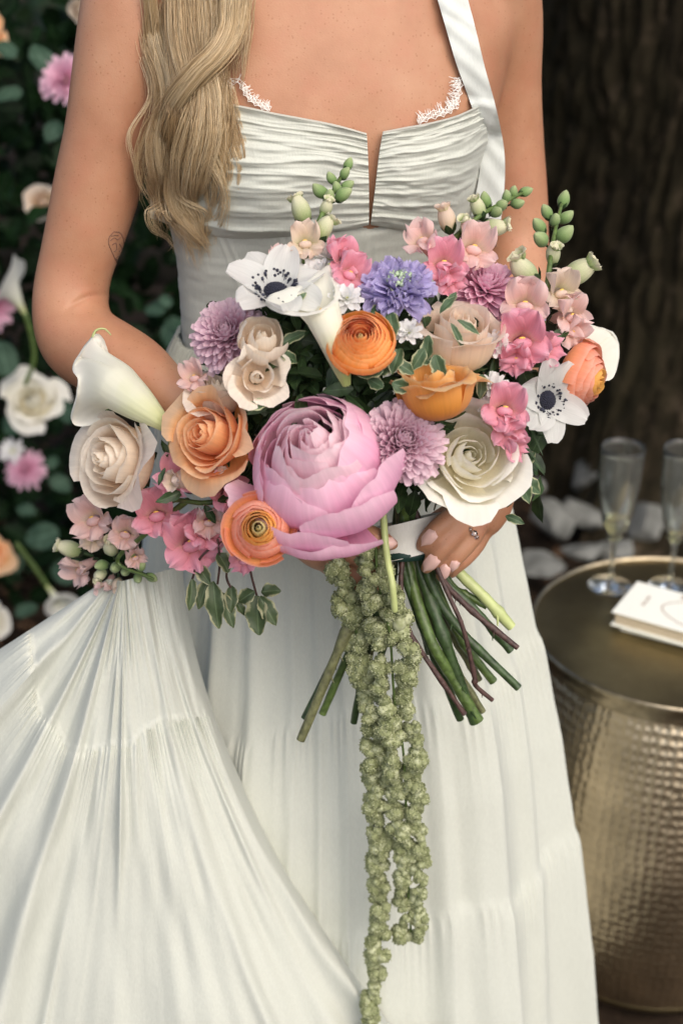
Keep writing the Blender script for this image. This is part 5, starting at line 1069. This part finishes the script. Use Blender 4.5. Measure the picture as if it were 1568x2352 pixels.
# leaves: variegated sprigs, green blades and the dark filling
def leafpart(px, py, L_, W, ang, tilt=(0, .2), mat=M_VAR, dY=0., seed=0, curl=.5, wave=.09):
    M = frame(cdir(tilt[0], tilt[1], 1), R(ang) - math.pi / 2); G = leaf_grid(L_ * PX, W * PX, .3, wave, curl, seed, 7, 11); M.translation = P(px, py, Yb(px, py) + dY) - BB
    obj('leaf', mesh('leaf', G.reshape(-1, 3), grid_faces(7, 11), mat, grid_uv(7, 11)), bouquet, M)
rs = np.random.RandomState(77)
for i, a in enumerate([(850, 720, 60, 40, 20), (880, 700, 62, 38, -60), (920, 800, 62, 40, -110), (905, 830, 55, 36, -30), (880, 850, 60, 36, 190), (895, 715, 70, 42, -80), (1000, 815, 66, 44, -70), (985, 770, 60, 34, -100), (1010, 720, 62, 26, 60), (1025, 705, 46, 22, 60), (1050, 735, 62, 20, -30), (1035, 742, 80, 20, -60), (975, 800, 60, 36, -120), (1180, 1075, 70, 46, 40), (1188, 1090, 80, 44, -35), (1190, 1100, 70, 40, -60), (1160, 1185, 50, 26, -20), (645, 790, 70, 30, 30), (640, 810, 56, 32, -20), (660, 720, 64, 30, 50), (560, 940, 70, 30, 20), (560, 945, 60, 34, 45), (420, 1130, 70, 30, -160), (500, 1150, 64, 30, 10), (470, 1160, 54, 24, -60), (1260, 790, 60, 40, 40), (1240, 760, 56, 34, -70), (1105, 860, 60, 34, -100), (870, 860, 46, 36, 40), (900, 880, 46, 40, -20), (950, 830, 46, 36, 10), (880, 890, 46, 36, 150), (600, 660, 46, 20, 60), (385, 1050, 50, 18, 100), (380, 1075, 46, 16, -110)]):
    leafpart(*a, tilt=(rs.uniform(-.5, .5), rs.uniform(-.1, .6)), mat=M_VAR if i not in (25, 26, 22, 23, 24, 33, 34, 35) else M_LEAF, dY=rs.uniform(-.012, .01), seed=i)
for i in range(30):
    px, py = rs.uniform(1080, 1220), rs.uniform(790, 1060); leafpart(px, py, rs.uniform(60, 95), rs.uniform(9, 15), rs.uniform(40, 140) if i % 2 else rs.uniform(-110, -20), (rs.uniform(-.4, .4), .3), M_LEAF, .014, 200 + i, .3, .02)
# hanging sprig
def sprig():
    mb = MB()
    for pts in ([(520, 1240), (480, 1262), (455, 1290), (442, 1330)], [(500, 1240), (505, 1290), (500, 1340)], [(540, 1270), (520, 1320), (535, 1360)], [(570, 1250), (575, 1310), (590, 1370)]):
        mb.grid(tube(crom([P(x, y, 1.03) - BB for x, y in pts], 12), .0011, 6), 0, True)
    o = obj('hanging_sprig', mb.me('hanging_sprig', M_TWIG), bouquet, None, label='variegated leafy sprig hanging in front of the skirt')
    for i, (px, py, l, wd, a) in enumerate([(442, 1330, 80, 34, -95), (455, 1300, 60, 40, -50), (490, 1335, 120, 56, -85), (480, 1330, 80, 44, -110), (505, 1360, 96, 44, -70), (500, 1270, 56, 46, -60), (532, 1345, 70, 40, -90), (528, 1375, 50, 26, -120), (540, 1380, 46, 26, -55), (592, 1368, 100, 70, -90), (585, 1358, 56, 46, -150), (596, 1370, 84, 50, -60), (600, 1360, 50, 44, 10)]):
        M = frame(cdir(rs.uniform(-.5, .5), rs.uniform(.0, .5), 1), R(a) - math.pi / 2); M.translation = P(px, py, 1.028 + rs.uniform(-.006, .006)) - BB
        G = leaf_grid(l * PX, wd * PX, .35, .10, .4, i + 300, 7, 11); obj('leaf', mesh('leaf', G.reshape(-1, 3), grid_faces(7, 11), M_VARD, grid_uv(7, 11)), o, M)
M_VARD = leaf_mat('leaf_variegated_dark', (.045, .07, .03), (.085, .12, .055), (.34, .34, .20))
sprig()
mb = MB()
for i in range(700):
    a, q = rs.uniform(0, 6.283), math.sqrt(rs.rand()); px, py = 790 + 470 * q * math.cos(a), 930 + 270 * q * math.sin(a)
    if (px > 840 and py > 1120) or px < 490: continue
    s = rs.uniform(.016, .034); M = frame(cdir(rs.uniform(-1, 1), rs.uniform(-.4, 1), rs.uniform(.2, 1)), rs.uniform(0, 6.28)); M.translation = P(px, py, Yb(px, py) + rs.uniform(.022, .075)) - BB
    mb.grid(leaf_grid(s, s * .55, .3, .08, .5, i, 3, 6), M=M)
for i in range(420):
    px, py = (rs.uniform(600, 830), rs.uniform(690, 900)) if i % 2 else (rs.uniform(860, 1240), rs.uniform(700, 1130))
    s = rs.uniform(.014, .030); M = frame(cdir(rs.uniform(-1, 1), rs.uniform(-.4, 1), rs.uniform(.2, 1)), rs.uniform(0, 6.28)); M.translation = P(px, py, Yb(px, py) + rs.uniform(.030, .065)) - BB
    mb.grid(leaf_grid(s, s * .6, .3, .08, .5, i, 3, 6), M=M)
obj('foliage', mb.me('foliage', M_LEAF), bouquet, kind='stuff')

# stems and the white ribbon
HB_ = P(930, 1235, 1.078)
def stem(name, pts, r, mat, n=18, knots=2, seed=0):
    C = crom(np.array([[*P(x, y, Y)] for x, y, Y in pts]), n); rs = np.random.RandomState(seed); rr = np.full(n, r) * (1 + .05 * rs.normal(size=n))
    for k in range(knots): rr[rs.randint(5, n - 2)] *= 1.22
    mb = MB(); T, N1, N2 = frames(C); a = np.linspace(0, 6.283, 10, endpoint=False)
    G = C[:, None] + rr[:, None, None] * (np.cos(a)[None, :, None] * N1[:, None] + np.sin(a)[None, :, None] * N2[:, None]) - np.array(BB); mb.grid(G, 0, True)
    end = np.stack([G[-1], np.repeat(G[-1].mean(0, keepdims=True) + (C[-1] - C[-2]) * .02, 10, 0)]); mb.grid(end, 1, True)
    for k in range(knots):
        i = rs.randint(5, n - 2); p = C[i] - np.array(BB); dr = N1[i] * rs.choice((-1, 1)) * .8 + np.array([0, -.5, 0]) ; mb.grid(tube(np.array([p + dr * rr[i] * .6, p + dr * rr[i] * 1.9 + T[i] * r * .6]), [r * .3, r * .12], 6), 0, True)
    obj(name, mb.me(name, [mat, M_CUT]), bouquet)
M_CUT = plain('cut_stem', (.30, .34, .16), .6)
for i, (pts, r, m) in enumerate([
    ([(905, 1150, 1.08), (905, 1270, 1.06), (820, 1400, 1.045), (690, 1700, 1.02)], .0048, M_STEMO), ([(900, 1150, 1.085), (880, 1290, 1.07), (800, 1450, 1.055), (700, 1650, 1.04)], .0044, M_STEMD), ([(905, 1200, 1.09), (880, 1330, 1.075), (810, 1480, 1.06), (740, 1640, 1.05)], .0042, M_PALE if 0 else M_STEM),
    ([(915, 1150, 1.09), (900, 1300, 1.075), (850, 1460, 1.06), (812, 1660, 1.055)], .0040, M_STEMD), ([(900, 1150, 1.09), (892, 1300, 1.08), (850, 1500, 1.066), (838, 1640, 1.062)], .0034, M_STEMO),
    ([(930, 1150, 1.06), (935, 1290, 1.05), (985, 1460, 1.03), (1040, 1560, 1.025), (1098, 1655, 1.02)], .0060, M_STEM), ([(950, 1150, 1.06), (965, 1290, 1.052), (1010, 1440, 1.035), (1060, 1580, 1.025), (1090, 1660, 1.02)], .0056, M_STEMD),
    ([(920, 1150, 1.07), (925, 1300, 1.06), (975, 1450, 1.045), (1020, 1560, 1.04), (1056, 1652, 1.04)], .0046, M_STEMD), ([(960, 1160, 1.075), (985, 1330, 1.055), (1050, 1440, 1.04), (1190, 1580, 1.025)], .0043, M_STEMD),
    ([(965, 1170, 1.085), (1000, 1340, 1.07), (1060, 1470, 1.055), (1132, 1565, 1.05)], .0046, M_STEM), ([(960, 1160, 1.085), (985, 1350, 1.075), (1040, 1460, 1.065), (1100, 1562, 1.06)], .0040, M_STEMO),
    ([(970, 1170, 1.07), (1010, 1320, 1.048), (1080, 1400, 1.040), (1188, 1488, 1.03)], .0030, M_TWIG), ([(975, 1180, 1.08), (1015, 1325, 1.062), (1090, 1400, 1.052), (1172, 1495, 1.045)], .0042, M_STEMD),
    ([(985, 1200, 1.09), (1030, 1335, 1.072), (1070, 1365, 1.066), (1118, 1393, 1.06)], .0038, M_STEM), ([(1000, 1200, 1.095), (1045, 1305, 1.072), (1110, 1370, 1.06), (1174, 1440, 1.055)], .0058, M_PALE),
    ([(975, 1180, 1.06), (1020, 1345, 1.035), (1062, 1440, 1.022), (1088, 1550, 1.018), (1092, 1575, 1.018), (1130, 1608, 1.02)], .0024, M_TWIG), ([(935, 1200, 1.055), (920, 1350, 1.04), (940, 1450, 1.028), (990, 1530, 1.02), (1066, 1640, 1.015)], .0027, M_TWIG),
    ([(940, 1150, 1.08), (950, 1300, 1.066), (1000, 1440, 1.05), (1050, 1540, 1.045), (1108, 1635, 1.04)], .0038, M_STEMO), ([(910, 1150, 1.1), (905, 1300, 1.09), (890, 1450, 1.08), (842, 1600, 1.075)], .0036, M_STEMD), ([(925, 1150, 1.1), (940, 1300, 1.09), (960, 1400, 1.08), (985, 1500, 1.08)], .0040, M_STEMD)]):
    pts = [(932 + (x - 932) * (.5 if y < 1260 else .8), y, max(Y, 1.068)) if y < 1300 else (x, y, Y) for x, y, Y in pts]
    stem('stem', pts, r * .84, m, 20, 3 if m in (M_STEMD, M_TWIG, M_STEMO) else 1, i)
# ribbon: two turns round the bundle
a = np.linspace(0, 2 * np.pi, 72, endpoint=False)[None, :]; v = np.linspace(-1, 1, 13)[:, None]
rb = .0305 + .0008 * np.cos(v * 3.2) + .0006 * np.sin(3 * a + v) + .0004 * vn2(a * 5, v * 4, 2)
ax = frame(cdir(-.06, 1, .10)); hh = .0150
G = np.stack([rb * np.cos(a) * 1.08, rb * np.sin(a) * .95, v * hh + .0062 * np.cos(a - 0.2) + 0 * a], -1); mb = MB(); mb.grid(G, 0, True)
G2 = G[4:9] * np.array([1.012, 1.012, 1]); G2[..., 2] += .004 * np.cos(a[0] - .2)[None] - .003; mb.grid(G2, 0, True)
M = ax.copy(); M.translation = P(932, 1236, 1.078) - BB
M_RIB = fabric('satin_ribbon', (.82, .81, .75), 1500, .08, .03)
obj('ribbon', mb.me('ribbon', M_RIB), bouquet, M, label='white satin ribbon wound round the stems')
mb = MB(); mb.grid(lathe([(1e-4, -.017), (.0285, -.0165), (.0300, -.012), (.028, .0), (1e-4, .0)], 40), 0, True)
obj('binding_tape', mb.me('binding_tape', plain('green_tape', (.012, .04, .032), .5)), bouquet, M)

# hanging amaranthus: knobbly clusters along two trailing tassels
def cluster_me(seed):
    rs = np.random.RandomState(seed); V, F = ico(1); mb = MB()
    lobes = rs.normal(size=(9, 3)); lobes /= np.linalg.norm(lobes, axis=1)[:, None]
    for c in np.concatenate([lobes * .55, [[0, 0, 0]]]):
        for i in range(105):
            d = rs.normal(size=3); d /= np.linalg.norm(d); p = c + d * .44 * rs.uniform(.85, 1.08)
            if np.linalg.norm(p) > .5: mb.add(V * rs.uniform(.036, .066) * np.array([1, 1, rs.uniform(.8, 1.3)]) + p, F)
        mb.grid(ball(.40, 1, 1, 1, 10, 7) + c, 0, True)
    return mb.me('cluster', M_AMAR)
def amar_mat():
    m, nt, b = new_mat('amaranth'); g = N(nt, 'ShaderNodeNewGeometry'); tc = N(nt, 'ShaderNodeTexCoord'); no = N(nt, 'ShaderNodeTexNoise', Scale=2.2, Detail=2.0); L(nt, tc.outputs['Object'], no.inputs['Vector'])
    ad = N(nt, 'ShaderNodeMath', operation='MULTIPLY_ADD'); ad.inputs[1].default_value = .5; L(nt, g.outputs['Random Per Island'], ad.inputs[0]); L(nt, no.outputs[0], ad.inputs[2])
    r = ramp(nt, [(.35, (.14, .165, .065)), (.75, (.27, .30, .145)), (1.0, (.47, .50, .31))]); L(nt, ad.outputs[0], r.inputs[0]); L(nt, r.outputs[0], b.inputs['Base Color']); b.inputs['Roughness'].default_value = .75
    translucent(nt, b, r.outputs[0], .12); return m
M_AMAR = amar_mat(); CL = [cluster_me(i) for i in range(5)]
def tassel(label, path, step, seed, strands):
    rs = np.random.RandomState(seed); C = crom(np.array([[*P(x, y, Y), r] for x, y, Y, r in path]), 160)
    o = obj('amaranthus', MB().grid(tube(C[:, :3] - np.array(BB), .0012, 6), 0, True).me('amaranthus', M_STEM), bouquet, None, label=label)
    d = 0; i = 0; last = 0
    seg = np.concatenate([[0], np.cumsum(np.linalg.norm(np.diff(C[:, :3], axis=0), axis=1))])
    while d < seg[-1]:
        k = min(159, int(np.searchsorted(seg, d))); r = C[k, 3] * (1.02 if strands > 1 else 1.2) * PX
        for s in range(strands):
            off = Vector((rs.uniform(-.75, .75) if strands > 1 else rs.uniform(-.25, .25), rs.uniform(-.5, .4), rs.uniform(-.3, .3))) * r
            if strands > 1: off.x = (-.55 if s % 2 else .5) * r + rs.uniform(-.25, .25) * r
            sc = r * (rs.uniform(.62, .85) if strands > 1 else rs.uniform(.9, 1.08))
            sc *= rs.uniform(.78, 1.18); M = Matrix.Translation(Vector(C[k, :3]) + off - BB) @ Matrix.Rotation(rs.uniform(0, 6), 4, 'Z') @ Matrix.Rotation(rs.uniform(-1.5, 1.5), 4, 'X') @ Matrix.Diagonal((sc, sc * rs.uniform(.75, 1.1), sc * rs.uniform(.75, 1.1), 1))
            place('cluster', CL[rs.randint(5)], o, M)
        d += r * step; i += 1
tassel('thick green amaranthus tassel hanging right of the long one', [(862, 1235, 1.03, 40), (868, 1330, 1.025, 44), (895, 1460, 1.022, 54), (905, 1600, 1.02, 50), (925, 1720, 1.02, 46), (932, 1850, 1.02, 44), (940, 1950, 1.02, 42), (938, 2050, 1.02, 40), (945, 2160, 1.02, 36)], .72, 1, 2)
tassel('long thin green amaranthus tassel reaching the bottom', [(772, 1300, 1.045, 38), (800, 1370, 1.04, 40), (815, 1440, 1.038, 36), (838, 1530, 1.035, 38), (850, 1620, 1.032, 38), (862, 1720, 1.03, 34), (866, 1850, 1.03, 32), (868, 1980, 1.028, 30), (868, 2120, 1.02, 28), (858, 2260, 1.01, 26), (848, 2370, 1.0, 24), (842, 2450, .995, 22)], .70, 2, 1)
mb = MB(); mb.grid(tube(crom([P(x, y, Y) - BB for x, y, Y in [(880, 1180, 1.03), (884, 1240, 1.024), (890, 1290, 1.012), (900, 1340, 1.0), (906, 1400, .998)]], 16), .0030, 8), 0, True)
obj('stem', mb.me('stem', M_PALE), bouquet)
print('single petals', NP[0])
